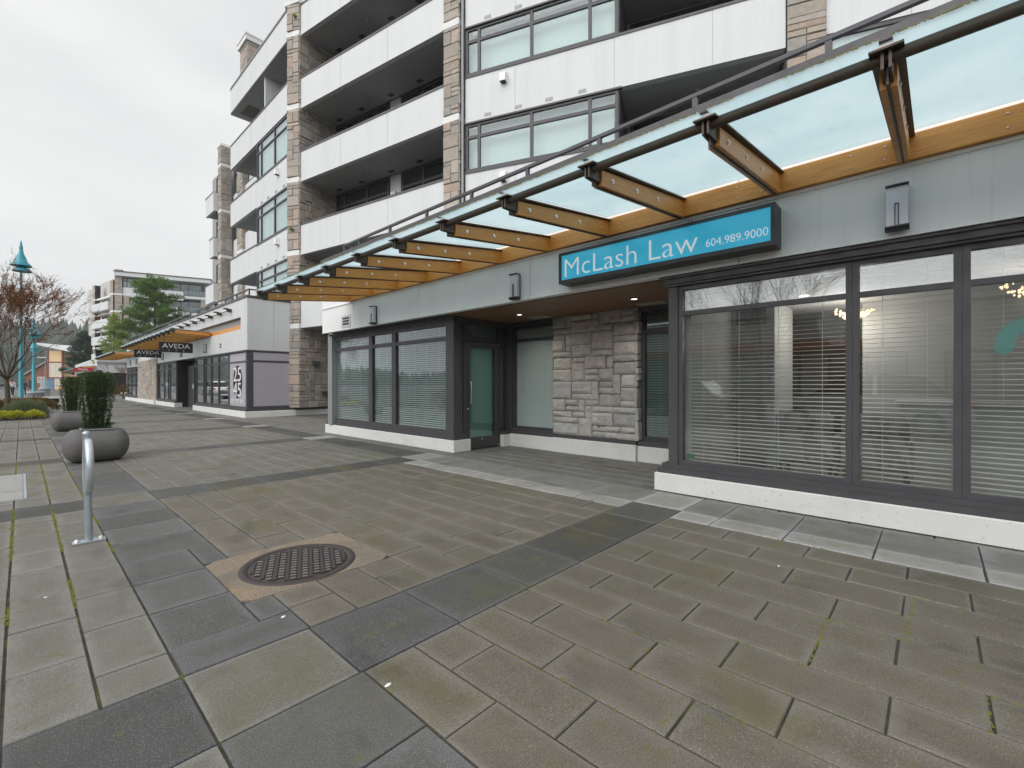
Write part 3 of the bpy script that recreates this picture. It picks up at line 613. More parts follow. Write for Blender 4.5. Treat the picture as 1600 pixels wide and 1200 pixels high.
def chandelier(x, y, h, r_, label):
    t = thing('chandelier', label, 'chandelier', (x, y, 2.44), 'lit crystal chandeliers in the shop')
    b = MB(); b.tube([(x, y, 2.44), (x, y, h+.1)], .006, 6); part('stem', b, CHROME, t)
    b = MB()
    for k in range(150):
        a = rnd.uniform(0, 6.28); q = rnd.uniform(.2, 1); z = h+.08-.16*(1-q*q)**.5*rnd.uniform(.5, 1); s_ = rnd.uniform(.006, .014)
        cx, cy = x+r_*q*math.cos(a), y+r_*q*math.sin(a)
        b.raw([(cx-s_, cy, z), (cx+s_, cy, z), (cx, cy-s_, z), (cx, cy+s_, z), (cx, cy, z+s_*1.5), (cx, cy, z-s_*1.5)], [(0,3,4),(3,1,4),(1,2,4),(2,0,4),(3,0,5),(1,3,5),(2,1,5),(0,2,5)])
    part('crystals', b, LITW, t)
    ld = bpy.data.lights.new('lamp', 'POINT'); ld.energy = 2.8; ld.color = (1, .86, .70); ld.shadow_soft_size = .15
    lo = bpy.data.objects.new('lamp', ld); COL.objects.link(lo); lo.parent = t; lo.location = (0, 0, h-2.44-.12)
chandelier(7.9, .82, 2.26, .24, 'lit crystal chandelier behind the first mullion')
chandelier(8.7, .50, 2.12, .22, 'smaller looking lit chandelier seen lower, in the middle of the narrow pane')
chandelier(6.8, -.75, 2.22, .26, 'lit chandelier at the right edge above the teal decal')
cl_ = MB(); cl_.lathe([(.06, 2.436), (.001, 2.436)], 7.0, 1.25, 0, 16); tag(part('ceiling_light', cl_, LIT, loc=(7.0, 1.25, 2.43)), 'small round lit ceiling light inside the widest shop window', 'light')
ld = bpy.data.lights.new('lamp', 'POINT'); ld.energy = 14; ld.color = (1, .95, .88); ld.shadow_soft_size = .3
lo = bpy.data.objects.new('lamp', ld); COL.objects.link(lo); lo.location = (7.6, .9, 2.1)

# ------------------------------------------------------------------ illuminated sign box
sg = thing('shop_sign', 'long blue and white law office sign box in a dark frame on the fascia', 'sign', (5.0, 2.42, 2.84))
SGY0, SGY1, SZ0, SZ1 = 3.70, 1.115, 2.62, 3.03
b = MB(); b.box(4.915, 5.148, SGY1, SGY0, SZ0, SZ0+.045); b.box(4.915, 5.148, SGY1, SGY0, SZ1-.035, SZ1); b.box(4.915, 5.148, SGY1, SGY1+.04, SZ0+.045, SZ1-.035); b.box(4.915, 5.148, SGY0-.04, SGY0, SZ0+.045, SZ1-.035); b.box(5.0, 5.147, SGY1+.04, SGY0-.04, SZ0+.045, SZ1-.035)
part('sign_frame', b, vary(mat('sign_frame_metal', (.055, .055, .058), .4, .3), [(8, U, .5, .7, .7, .6)]), sg)
b = MB(); b.box(4.925, 4.995, SGY1+.04, SGY0-.04, SZ0+.045, SZ1-.035); part('sign_face', b, SIGNBLUE, sg)
rt, upv = (0, -1, 0), (0, 0, 1)
text_mesh('lettering', 'McLash Law', .345, LETTER, sg, face_M((4.922, SGY0-.065, SZ0+.080), rt, upv), .002, sx=1.05, offset=-.0045)
text_mesh('phone_number', '604.989.9000', .119, LETTER, sg, face_M((4.922, SGY0-1.925, SZ0+.105), rt, upv), .002, sx=.93, offset=-.0012)
b = MB(); b.tube([(5.05, 2.0, 3.03), (5.05, 2.0, 3.10)], .008, 6); b.tube([(5.05, 1.97, 3.03), (5.05, 1.97, 3.10)], .008, 6); part('conduit', b, GREYM, sg)

# wall lamps
SC_F = mat('lamp_glass', (.62, .61, .66), .3, .3)
def sconce(y, x=5.15, z=2.79, label='', s_=1.0):
    t = thing('wall_lamp', label, 'wall lamp', (x, y, z), 'box wall lamps along the shop fascias')
    b = MB(); b.box(x-.035, x, y-.062, y+.062, z-.18, z+.19); part('back_plate', b, BLACK, t)
    b = MB(); b.box(x-.095, x-.036, y-.072, y+.072, z-.165, z+.17); part('lamp_glass', b, SC_F, t)
    b = MB(); b.box(x-.115, x-.036, y-.076, y+.076, z+.17, z+.185); b.box(x-.12, x-.036, y-.080, y+.080, z-.183, z-.166); b.box(x-.105, x-.036, y-.08, y+.08, z-.20, z-.186)
    b.box(x-.106, x-.101, y-.012, y-.006, z-.16, z+.02); b.box(x-.106, x-.101, y+.010, y+.016, z-.16, z+.02); b.box(x-.106, x-.101, y-.012, y+.016, z+.02, z+.026)
    part('bracket', b, BLACK, t)
    return t
sc0 = sconce(.23, label='box wall lamp above the big shop window, nearest the camera')
copytree(sc0, (5.15, 4.66, 2.76), 'box wall lamp on the fascia left of the blue sign')
copytree(sc0, (5.15, 8.75, 2.75), 'box wall lamp near the far end of the fascia beside the louvred vent')

# ------------------------------------------------------------------ canopy builder
def canopy(label, xi, xo, zi, zo, ys, glass_lip=.12, bolts=True, hb=.21, group='glass and timber canopies', detail=True, rail0=None):
    """xi: wall side, xo: tube; zi: beam bottom at wall, zo: tube height; ys: bracket positions"""
    y0, y1 = min(ys), max(ys)
    t = thing('canopy', label, 'canopy', (xi, (y0+y1)/2, zi), group)
    b = MB(); seg = y0 if rail0 is None else rail0
    b.box(xi-.07, xi, seg, y1+.05, zi, zi+hb); part('wall_beam', b, WOOD, t)
    if detail:
        b = MB()
        y = y0+.12
        k = 0
        while y < y1:
            for z in (zi+.05, zi+hb-.05):
                b.lathe([(.001, .007), (.007, .006), (.010, .0)], 0, 0, 0, 8)
                for i in range(len(b.v)-24, len(b.v)):
                    px, py, pz = b.v[i]; b.v[i] = (xi-.07-pz, y+px, z+py)
            k += 1; y += .24 if k % 2 else .72
        part('bolt', b, CHROME, t)
    b = MB(); b.tube([(xo, y0-.05, zo), (xo, y1+.06, zo)], .034, 12); part('front_tube', b, STEEL, t)
    for y in ys:
        b = MB()
        # twin timber plates between wall beam and front tube
        xa, xb = xi-.071, xo+.11
        def zt(x): return zi+hb+(x-xi)/(xo-xi)*(zo+.022-zi-hb)
        def zb_(x): return zi+(x-xi)/(xo-xi)*(zo-.125-zi)
        for s_ in (-1, 1):
            yy0, yy1 = y+s_*.008, y+s_*.040
            if yy0 > yy1: yy0, yy1 = yy1, yy0
            vs = [(xa,yy0,zb_(xa)),(xb,yy0,zb_(xb)),(xb,yy0,zt(xb)-.02),(xa,yy0,zt(xa)-.02)]; vs += [(p[0], yy1, p[2]) for p in vs]
            b.raw(vs, [(0,1,2,3),(7,6,5,4),(0,4,5,1),(1,5,6,2),(2,6,7,3),(3,7,4,0)])
        br = part('bracket', b, WOOD, t)
        b = MB()   # steel plate + tee on top + front clamp
        vs = [(xa,y-.006,zb_(xa)-.010),(xo+.02,y-.006,zb_(xo)-.010),(xo+.02,y-.006,zt(xo)-.02),(xa,y-.006,zt(xa)-.02)]; vs += [(p[0], y+.006, p[2]) for p in vs]
        b.raw(vs, [(0,1,2,3),(7,6,5,4),(0,4,5,1),(1,5,6,2),(2,6,7,3),(3,7,4,0)])
        xe = xo-.09
        vs = [(xa,y-.075,zt(xa)-.018),(xe,y-.075,zt(xe)-.002),(xe,y+.075,zt(xe)-.002),(xa,y+.075,zt(xa)-.018)]; vs += [(p[0], p[1], p[2]+.012) for p in vs]
        b.raw(vs, [(0,1,2,3),(7,6,5,4),(0,4,5,1),(1,5,6,2),(2,6,7,3),(3,7,4,0)])
        b.box(xo-.06, xo+.12, y-.024, y-.010, zo-.085, zo+.02); b.box(xo-.06, xo+.12, y+.010, y+.024, zo-.085, zo+.02)
        part('steel_plate', b, STEEL, br)
        if bolts and detail:
            b = MB()
            for f_ in (.1, .36, .62, .9):
                x = xb+(xa-xb)*f_; z = (zt(x)+zb_(x))/2-.01
                b.tube([(x, y-.052, z), (x, y+.052, z)], .011, 7); b.tube([(x, y-.044, z), (x, y+.044, z)], .021, 8)
            part('bolt', b, CHROME, br)
    for ya, yb in zip(sorted(ys)[:-1], sorted(ys)[1:]):
        b = MB(); xa, xb = xi-.10, xo-glass_lip; za, zb = zi+hb+.012, zo+.038
        vs = [(xa,ya+.03,za),(xb,ya+.03,zb),(xb,yb-.03,zb),(xa,yb-.03,za)]; vs += [(p[0], p[1], p[2]+.012) for p in vs]
        b.raw(vs, [(3,2,1,0),(4,5,6,7),(1,5,4,0),(2,6,5,1),(3,7,6,2),(0,4,7,3)])
        gp = part('glass_panel', b, FROST, t)
        if detail:
            b = MB()
            for k in range(150):
                yy = rnd.uniform(ya+.03, yb-.03); s_ = rnd.uniform(.002, .0045)
                if noise.noise(Vector((yy*2, xo, 0))) < -.25: continue
                b.raw([(xb-s_, yy-s_, zb+.010), (xb+s_*2, yy-s_, zb+.012), (xb+s_*2, yy+s_, zb+.012), (xb-s_, yy+s_, zb+.010), (xb, yy, zb+.02+s_)], [(0,1,4),(1,2,4),(2,3,4),(3,0,4)])
            if b.v: part('moss_edge', b, MOSS, gp)
    return t
canopy('near canopy of frosted glass on bolted timber brackets above the law office sign', 5.148, 3.25, 3.17, 3.08, [.19+.96*k for k in range(-4, 11)])
# roof railing on the near podium
def railing(label, pts, posts, z0, z1, group='dark roof edge railings'):
    t = thing('roof_railing', label, 'railing', (*pts[0], z0), group)
    b = MB()
    for (xa, ya), (xb, yb) in zip(pts[:-1], pts[1:]):
        l_ = math.hypot(xb-xa, yb-ya); M = Matrix.Translation((xa, ya, 0)) @ Matrix.Rotation(math.atan2(yb-ya, xb-xa), 4, 'Z')
        b.box(-.02, l_+.02, -.028, .028, z1-.045, z1, M=M)
        b.box(0, l_, -.012, .012, z0+.10, z0+.125, M=M)
    part('rail', b, RAIL, t)
    for x, y in posts:
        b = MB(); b.box(x-.022, x+.022, y-.03, y+.03, z0, z1-.046); b.box(x-.05, x+.05, y-.05, y+.05, z0, z0+.012); part('post', b, RAIL, t)
    return t
railing('long dark railing on the roof edge above the near canopy', [(5.55, -4.5), (5.55, 10.9), (7.5, 10.9)], [(5.55, y*1.34-3.24) for y in range(0, 11)]+[(5.55, 10.9)], 4.2, 4.79)

# ------------------------------------------------------------------ far shop unit (podium continuing down the street)
SB = thing('corner_shop_building', 'white panelled corner shop with lavender window film and a tall blank parapet', 'shop', (5.85, 30, 0))
BY = 19.12
B = Sec(5.85, 48, 5.85, BY)            # s = 48 - Y
def by(y): return 48-y
BR = Sec(5.85, BY, 7.68, BY)
m_ = MB()
rbox(m_, 5.74, 6.1, BY-.09, 26.75, .0, .235); rbox(m_, 6.1, 7.62, BY-.09, BY+.3, .0, .235); rbox(m_, 7.63, 11.5, BY-.04, BY+.3, .0, .22)
rbox(m_, 5.74, 6.1, 30.7, 35.8, 0, .235); rbox(m_, 5.66, 6.1, 35.8, 42.4, 0, .24); rbox(m_, 5.74, 6.1, 42.4, 48, 0, .24)
part('concrete_plinth', m_, PLINTH, SB)
m_ = MB(); m_.box(5.77, 6.0, BY-.05, 26.7, .235, .33); m_.box(6.0, 7.62, BY-.05, BY+.1, .235, .33); m_.box(7.63, 11.5, BY-.03, BY+.1, .22, .32); m_.box(5.77, 6, 30.75, 35.75, .235, .33); m_.box(5.77, 6, 42.45, 48, .24, .33)
m_.box(5.80, 6, BY-.02, 26.7, 2.53, 2.585); m_.box(6, 7.62, BY-.02, BY+.1, 2.53, 2.585); m_.box(5.80, 6, 30.75, 35.75, 2.53, 2.585); m_.box(5.80, 6, 42.45, 48, 2.53, 2.585)
m_.box(5.83, 6.0, BY+.001, BY+.16, .33, 2.53); m_.box(7.55, 7.64, BY-.01, BY+.1, .33, 2.53)
part('sill_trim', m_, FRAME, SB)
# film panels at the corner
m_ = MB(); BR.box(m_, .20, 1.66, -.02, -.01, .42, 2.12); BR.box(m_, .20, 1.66, -.02, -.01, 2.20, 2.50); part('window_film', m_, FILM, SB)
m_ = MB(); BR.box(m_, .15, 1.70, -.03, .0, .33, .42); BR.box(m_, .15, 1.70, -.03, .0, 2.12, 2.20); BR.box(m_, .15, 1.70, -.03, -.001, 2.50, 2.53); BR.box(m_, .15, .20, -.03, .001, .42, 2.5); BR.box(m_, 1.66, 1.70, -.03, .001, .42, 2.5)
part('window_frame', m_, FRAME, SB)
m_ = MB(); B.box(m_, by(21.35), by(BY+.16), -.03, -.02, .40, 2.12); B.box(m_, by(21.35), by(BY+.16), -.03, -.02, 2.18, 2.50); film = part('window_film', m_, FILM, SB)
m_ = MB(); B.box(m_, by(21.42), by(BY+.161), -.05, .0, .33, .40); B.box(m_, by(21.42), by(BY+.161), -.05, .0, 2.12, 2.18); B.box(m_, by(21.42), by(21.35), -.05, .001, .40, 2.53); part('window_frame', m_, FRAME, SB)
# oval number emblem on the film
m_ = MB(); nn = 32; cy, cz = 20.35, 1.36
m_.raw([(5.868, cy-.56*math.cos(2*math.pi*k/nn), cz+.66*math.sin(2*math.pi*k/nn)) for k in range(nn)]+[(5.874, cy-.56*math.cos(2*math.pi*k/nn), cz+.66*math.sin(2*math.pi*k/nn)) for k in range(nn)], [tuple(range(nn))]+[(k, nn+k, nn+(k+1) % nn, (k+1) % nn) for k in range(nn)])
em = part('oval_emblem', m_, BLACK, film)
text_mesh('numerals', '25', .80, WHITEL, film, face_M((5.862, cy+.52, cz+.03), rt, upv), .003, sx=1.25)
text_mesh('numerals', '45', .80, WHITEL, film, face_M((5.862, cy+.52, cz-.58), rt, upv), .003, sx=1.25)
text_mesh('salon_lettering', 'salon and spa', .30, WHITEL, film, face_M((5.862, 21.28, .52), rt, upv), .002, sx=1.0)
# glazed bays
for (ya, yb, vv, bk) in ((24.02, 21.43, (22.9,), DARK), (26.68, 24.05, (25.0, 25.3), DARK), (35.75, 30.8, (34.0, 32.9, 32.4), DARK), (47.9, 42.5, (45.9, 44.0), DARK)):
    window(SB, B, by(ya), by(yb), .33, 2.53, 0, [by(v) for v in vv], (2.14,), .08, back=None, glass=GLASS_D)
m_ = MB(); m_.box(6.6, 6.7, BY+.1, 48, 0, 2.6); m_.box(5.9, 6.6, 26.68, 26.78, 0, 2.6); m_.box(5.9, 6.6, 30.72, 30.8, 0, 2.6); part('shop_interior', m_, DARK, SB)
m_ = MB(); m_.box(6.35, 6.4, 27.0, 28.0, .02, 2.3); m_.box(6.35, 6.4, 29.3, 30.6, .02, 2.3); m_.box(6.34, 6.41, 28.0, 28.1, .02, 2.4); m_.box(6.34, 6.41, 29.2, 29.3, .02, 2.4); m_.box(6.34, 6.41, 28.1, 29.2, 2.2, 2.4); part('door_frame', m_, FRAME2, SB)
m_ = MB(); m_.tube([(6.33, 29.1, .8), (6.27, 29.1, .82), (6.27, 29.1, 1.25), (6.33, 29.1, 1.27)], .015, 6); part('handle', m_, CHROME, SB)
# posters in the shop windows
for (ya, yb, c1) in ((26.45, 25.4, None),):
    m_ = MB(); m_.box(5.93, 5.94, ya, yb, .6, 2.1); ps = part('poster', m_, SHADE2, SB)
    m_ = MB(); m_.box(5.922, 5.929, ya, yb, 2.16, 2.45); part('red_banner', m_, RED, ps)
    text_mesh('poster_lettering', 'AVEDA', .34, BLACK, ps, face_M((5.926, ya-.02, 1.55), rt, upv), .002, sx=.8)
# stone pier on the street side
m_ = MB(); ashlar(m_, B, by(42.4), by(35.8), .24, 2.9, .06, .16, .22, STC, False, 21); part('stone_pier', m_, STONE, SB)
m_ = MB(); B.box(m_, by(42.39), by(35.81), -.2, .04, .24, 2.9); B.box(m_, by(42.3), by(35.9), -.2, 0, 2.9, 3.0); part('mortar', m_, MORTAR, SB)
# fascia and parapet
m_ = MB(); js = [by(y) for y in (20.9, 22.6, 24.3, 26.0, 27.7, 29.4, 31.1, 32.8, 34.5, 36.2, 37.9, 39.6, 41.3, 43.0, 44.7, 46.4)]
panels(m_, B, 0, B.l, -.10, .02, 2.585, 3.42, js); panels(m_, B, 0, B.l, -.10, .02, 3.90, 4.58, js); panels(m_, B, by(19.85), B.l, -.10, .021, 3.421, 3.899)
panels(m_, BR, .0, 1.83, -.10, .02, 2.585, 4.56, (.93,))
part('fascia', m_, WHITE, SB)
m_ = MB(); B.box(m_, 0, by(19.87), -.25, -.12, 3.42, 3.9); part('recess_panel', m_, GREYM, SB)
m_ = MB(); B.box(m_, 0, by(19.87), -.119, -.02, 3.43, 3.60); part('timber_band', m_, WOOD, SB)
m_ = MB(); B.box(m_, -.02, B.l+.05, -.4, .05, 4.58, 4.66); BR.box(m_, .4, 1.90, -.4, .05, 4.56, 4.64); part('parapet_cap', m_, FRAME, SB)
m_ = MB(); m_.box(6.0, 11.5, BY+.2, 47.9, 4.3, 4.4); m_.box(6.7, 11.5, 47.8, 48, 0, 4.4); part('roof', m_, GREYM, SB)
m_ = MB(); B.box(m_, by(22.62), by(22.28), .02, .03, 2.78, 3.08); vv_ = part('wall_vent', m_, WHITE, SB)
m_ = MB(); B.box(m_, by(22.57), by(22.33), .03, .035, 2.84, 2.90); B.box(m_, by(22.57), by(22.33), .03, .035, 2.95, 3.01); part('louvre', m_, BLACK, vv_)
copytree(sc0, (5.83, 24.7, 2.93), 'box wall lamp on the far shop fascia, nearest its blank corner')
copytree(sc0, (5.83, 29.4, 2.93), 'box wall lamp on the far shop fascia over the dark doorway')
copytree(sc0, (5.83, 34.0, 2.93), 'box wall lamp on the far shop fascia beside the smaller black sign')
copytree(sc0, (5.83, 43.2, 2.93), 'box wall lamp past the street side stone pier, the nearer of a pair')
copytree(sc0, (5.83, 46.0, 2.93), 'box wall lamp past the street side stone pier, the farther of a pair')
canopy('timber bracket canopy over the doorway of the far white corner shop', 5.83, 4.40, 3.44, 3.62, [24+1.0*k for k in range(0, 15)], detail=False, hb=.19)
canopy('second far canopy, beyond the two black salon signs', 5.83, 4.40, 3.38, 3.5, [42.4+1.2*k for k in range(0, 10)], detail=False, hb=.19)
# rod with clamps on the parapet above the far canopy
t = thing('tie_rod', 'thin rod with dark clamps on the white parapet above the far canopy', 'rod', (5.8, 24, 4.28))
b = MB(); b.tube([(5.74, 20.9, 4.26), (5.74, 33.5, 4.26)], .018, 6); part('rod', b, STEEL, t)
for k in range(10):
    b = MB(); y = 21.0+k*1.35; b.box(5.66, 5.83, y-.05, y+.05, 4.20, 4.33); b.box(5.55, 5.70, y-.09, y+.09, 4.30, 4.345); part('clamp', b, STEEL, t)
railing('dark roof railing above the white corner shop', [(6.0, 47.5), (6.0, BY+.3), (8.4, BY+.3)], [(6.0, BY+.3+1.5*k) for k in range(0, 19)]+[(7.3, BY+.3)], 4.4, 4.97)
def hangsign(label, x0, x1, y, z0, z1, big, small, sz, gap):
    t = thing('hanging_sign', label, 'sign', ((x0+x1)/2, y, z0), 'black salon signs under the far canopy')
    b = MB(); b.box(x0, x1, y, y+.08, z0, z1); part('board', b, BLACK, t)
    r2 = (1, 0, 0)
    text_mesh('lettering', big, sz, WHITEL, t, face_M(((x0+x1)/2, y-.004, z0+(z1-z0)*.42), r2, upv), .002, 'CENTER', 1.12)
    for k, ch in enumerate(small):
        text_mesh('lettering', ch, sz*.32, WHITEL, t, face_M(((x0+x1)/2+(k-(len(small)-1)/2)*gap, y-.004, z0+(z1-z0)*.12), r2, upv), .002, 'CENTER')
    b = MB(); b.tube([(x0+.2, y+.04, z1), (x0+.2, y+.04, z1+.25)], .01, 5); b.tube([(x1-.2, y+.04, z1), (x1-.2, y+.04, z1+.25)], .01, 5); part('hanger', b, BLACK, t)
hangsign('larger black salon sign with SPA under its name', 4.30, 5.60, 26.05, 2.76, 3.22, 'AVEDA', 'SPA', .30, .28)
hangsign('smaller black salon sign with HAIR under its name', 4.52, 5.82, 34.5, 2.87, 3.33, 'AVEDA', 'HAIR', .30, .25)

# ------------------------------------------------------------------ apartment building above
AP = thing('apartment_building', 'white panelled apartment block with stone piers and deep balconies over the shops', 'apartment block', (9, 14, 3.5))
LV = [3.54+2.95*k for k in range(5)]
def hood(sec, a, h, d=0):
    b = MB(); P = sec.p; pr = []
    for k in range(7):
        g_ = R(90-k*15); pr.append((.16*math.cos(g_)*1.0, .10+.12*math.sin(g_)-.02))
    vs = []; 
    for aa in (a-.09, a+.09): vs += [P(aa, d+.001, h+.10)]+[P(aa, d+x, h+z) for x, z in pr]+[P(aa, d+.16, h-.10), P(aa, d+.001, h-.10)]
    n_ = len(pr)+3
    b.raw(vs, [tuple(range(n_)), tuple(range(2*n_-1, n_-1, -1))]+[(i, n_+i, n_+i+1, i+1) for i in range(n_-2)])
    part('vent_hood', b, WHITEL, AP)
    b = MB(); sec.box(b, a-.075, a+.075, d+.01, d+.14, h-.105, h-.099); part('vent_opening', b, BLACK, AP)
def grille(sec, aa, h, d=0):
    b = MB()
    for a in aa:
        sec.box(b, a-.11, a+.11, d, d+.006, h-.05, h+.05)
    part('grille', b, GREYM, AP)
def streaks(): pass
def balcony(sec, a0, a1, b0, depth=1.6, joints=(), lamp=None, open_l=False, cap=True, vents=()):
    m = MB(); panels(m, sec, a0, a1, -.16, 0, b0, b0+1.18, joints); pr = part('balcony_parapet', m, WHITE, AP)
    m = MB(); sec.box(m, a0, a1, -.20, .02, b0+1.18, b0+1.25); part('parapet_cap', m, FRAME, pr)
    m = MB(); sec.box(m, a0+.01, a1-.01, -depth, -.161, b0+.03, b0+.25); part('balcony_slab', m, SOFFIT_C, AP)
    if lamp:
        for a in lamp:
            c = sec.p(a, -depth*.55, b0+.03)
            m = MB(); m.lathe([(.11, 0), (.11, -.03), (.09, -.08), (.05, -.12), (.001, -.13)], c.x, c.y, c.z, 14); part('ceiling_lamp', m, GREYM, AP)
    if vents:
        m = MB()
        for a in vents:
            sec.box(m, a-.14, a+.14, -depth*.9, -depth*.8, b0+.022, b0+.029)
        part('soffit_vent', m, FRAME2, AP)
def pier(name_seed, secs, h0, h1, bands=True, pal=STC, body=None, wu=.135, u=.135):
    m = MB(); bnd = MB(); mo = MB()
    cuts = [h0]+[b-.02 for b in LV if h0 < b < h1]+[h1]
    for si, (sc, a0, a1) in enumerate(secs):
        for i in range(len(cuts)-1):
            z0 = cuts[i]+(.22 if i else 0); ashlar(m, sc, a0, a1, z0, cuts[i+1], 0, u, wu, pal, False, name_seed*31+si*7+i)
    mo.prism(body, h0, h1-.02)
    p = part('stone_pier', m, STONE, AP)
    for c_ in cuts[1:-1]:
        bnd = MB(); bnd.prism(grow(body, .035), c_, c_+.20); part('stone_band', bnd, PLINTH, p)
    part('mortar', mo, MORTAR, p)
    m = MB(); m.prism(grow(body, .08), h1, h1+.16); part('pier_cap', m, PLINTH, p)
    return p
def grow(poly, d):
    cx = sum(p[0] for p in poly)/len(poly); cy = sum(p[1] for p in poly)/len(poly)
    return [(x+(d if x > cx else -d), y+(d if y > cy else -d)) for x, y in poly]
# left section, parallel to the street
SL = Sec(7.4, 26.8, 7.4, 19.30)
for i, b0 in enumerate(LV):
    wa, wb = 3.85, 7.5
    balcony(SL, 0, 7.5 if i >= 3 else 3.84, b0, 1.6, (1.9,) if i < 3 else (1.5, 3.2, 5.0), cap=True)
    if i < 3:
        m = MB(); panels(m, SL, 3.85, 7.5, -.2, 0, b0-.05, b0+1.14, (6.35,)); part('wall_panel', m, WHITE, AP)
        m = MB(); SL.box(m, 3.85, 7.5, -.2, .02, b0+1.14, b0+1.19); part('window_sill', m, FRAME, AP)
        window(AP, SL, 3.87, 7.5, b0+1.19, b0+2.89, -.0, (4.4, 6.0), (b0+2.42,), .07, back=SHADE)
        grille(SL, (4.5, 5.3, 6.2, 7.05), b0+.05, .0); hood(SL, 6.5, b0+.75)
        m = MB(); SL.box(m, 3.84, 3.90, -1.6, -.08, b0+1.2, b0+2.9); part('side_wall', m, FRAME2, AP)
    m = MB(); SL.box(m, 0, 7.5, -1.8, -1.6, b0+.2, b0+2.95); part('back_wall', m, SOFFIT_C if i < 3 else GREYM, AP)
    if i == 3:
        m = MB(); SL.box(m, 4.3, 4.42, -1.6, -.18, b0+1.0, b0+2.97); part('divider', m, WHITE, AP)
    window(AP, SL, .5, 3.4, b0+.3, b0+2.6, -1.58, (1.9,), (), .07, back=SHADE2 if i % 2 else DARK, th=.02, bd=.015)
m = MB(); SL.box(m, -.02, 7.5, -3, .0, LV[4]+1.26, LV[4]+1.34); part('roof_edge', m, GREYM, AP)
m = MB(); SL.box(m, 0, 7.5, -1.6, -.02, LV[4]-.02, LV[4]+.03); part('roof_soffit', m, SOFFIT_C, AP)
# end return of the left section and recessed wall further along
SM0 = Sec(9.3, 26.85, 7.42, 26.85)
m = MB(); SM0.box(m, 0, 1.86, -.02, .10, LV[4], LV[4]+1.18); part('end_fascia', m, WHITE, AP)
SM = Sec(9.4, 33.4, 9.4, 26.9)
for i, b0 in enumerate(LV):
    m = MB(); panels(m, SM, 0, 6.5, -.2, 0, b0, b0+1.15, (2.2, 4.4)); part('wall_panel', m, WHITE, AP)
    if i < 4:
        window(AP, SM, .1, 4.2, b0+1.15, b0+2.9, 0, (1.2, 2.7), (b0+2.4,), .08, back=SHADE2)
        window(AP, SM, 5.2, 6.45, b0+.25+.9, b0+2.9, -.01, (), (), .08, back=DARK)
pier(3, [(Sec(9.25, 32.1, 9.25, 31.2), 0, .9), (Sec(9.25, 31.2, 9.6, 31.2), 0, .35)], 4.4, 16.4, body=[(9.27, 31.22), (9.6, 31.22), (9.6, 32.1), (9.27, 32.1)])
pier(4, [(Sec(8.74, 34.2, 8.74, 33.6), 0, .6), (Sec(8.74, 33.6, 9.35, 33.6), 0, .61)], 0, 16.6, body=[(8.76, 33.62), (9.35, 33.62), (9.35, 34.2), (8.76, 34.2)])
SN = Sec(8.5, 36.2, 8.5, 34.3)
for i, b0 in enumerate(LV[:-1]):
    if i != 3 or True: balcony(SN, 0 if i != 2 else .9, 1.9, b0+.15, .8)
    window(AP, Sec(9.1, 36.1, 9.1, 34.3), 0, 1.75, b0+1.3, b0+2.95, 0, (.9,), (b0+2.5,), .07, back=SHADE2)
SNr = Sec(8.47, 34.22, 8.80, 34.22)
for i, b0 in enumerate(LV[:-1]):
    m = MB(); SNr.box(m, 0, .32, -.06, 0, b0+.145, b0+1.335); part('balcony_parapet', m, WHITE, AP)
# chimney
m = MB(); cs = [(Sec(7.75, 26.4, 7.75, 25.3), 0, 1.1), (Sec(7.75, 25.3, 8.9, 25.3), 0, 1.15)]
for sc, a0, a1 in cs: ashlar(m, sc, a0, a1, 15.3, 18.55, 0, .155, .2, STC, False, 77)
ch = part('chimney', m, STONE, AP); m = MB(); m.box(7.76, 8.9, 25.31, 26.4, 15.3, 18.5); part('mortar', m, MORTAR, ch)
m = MB(); m.box(7.63, 9.0, 25.18, 26.5, 18.55, 18.80); m.box(7.60, 9.03, 25.15, 26.53, 18.80, 18.86); part('chimney_cap', m, PLINTH, ch)
# tall pier at the corner of the centre section, with its long return wall facing the camera
pier(1, [(Sec(7.34, 19.22, 7.60, 18.72), 0, .563), (Sec(7.60, 18.72, 9.25, 19.02), 0, 1.677)], 0.32, 16.6,
     body=[(7.36, 19.24), (7.62, 18.745), (9.25, 19.045), (9.25, 19.5), (7.5, 19.5)])
m = MB(); ashlar(m, Sec(9.25, 19.02, 11.6, 19.12), 0, 2.35, .32, 3.6, 0, .155, .2, STG, False, 8); part('stone_wall', m, STONE, AP)
m = MB(); m.box(7.5, 11.6, 19.13, 19.5, .0, 3.6); part('mortar', m, MORTAR, AP)
m = MB(); m.box(8.15, 8.4, 18.62, 18.80, 2.05, 2.22); m.box(8.6, 8.8, 18.75, 18.88, .80, .98); part('wall_box', m, FRAME2, AP)
# centre section
SC = Sec(7.66, 18.72, 9.05, 11.22)
for i, b0 in enumerate(LV):
    balcony(SC, .02, 7.55, b0, 1.62, (2.515, 5.03), lamp=(2.95,), vents=(.6, 2.0, 3.7, 5.2))
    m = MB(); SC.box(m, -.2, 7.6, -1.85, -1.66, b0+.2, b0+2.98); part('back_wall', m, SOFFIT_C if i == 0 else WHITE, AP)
    if i < 4:
        window(AP, SC, .08, 3.35, b0+.26, b0+2.93, -1.60, (.65, 2.05), (b0+2.35,), .11, back=DARK, bd=.05, th=.05)
        window(AP, SC, 4.0, 7.4, b0+.26, b0+2.93, -1.60, (5.15, 6.2), (b0+2.35,), .11, back=DARK, bd=.05, th=.05)
        m = MB(); SC.box(m, 3.55, 3.80, -1.66, -1.48, b0+1.95, b0+2.25); part('wall_light', m, WHITEL, AP)
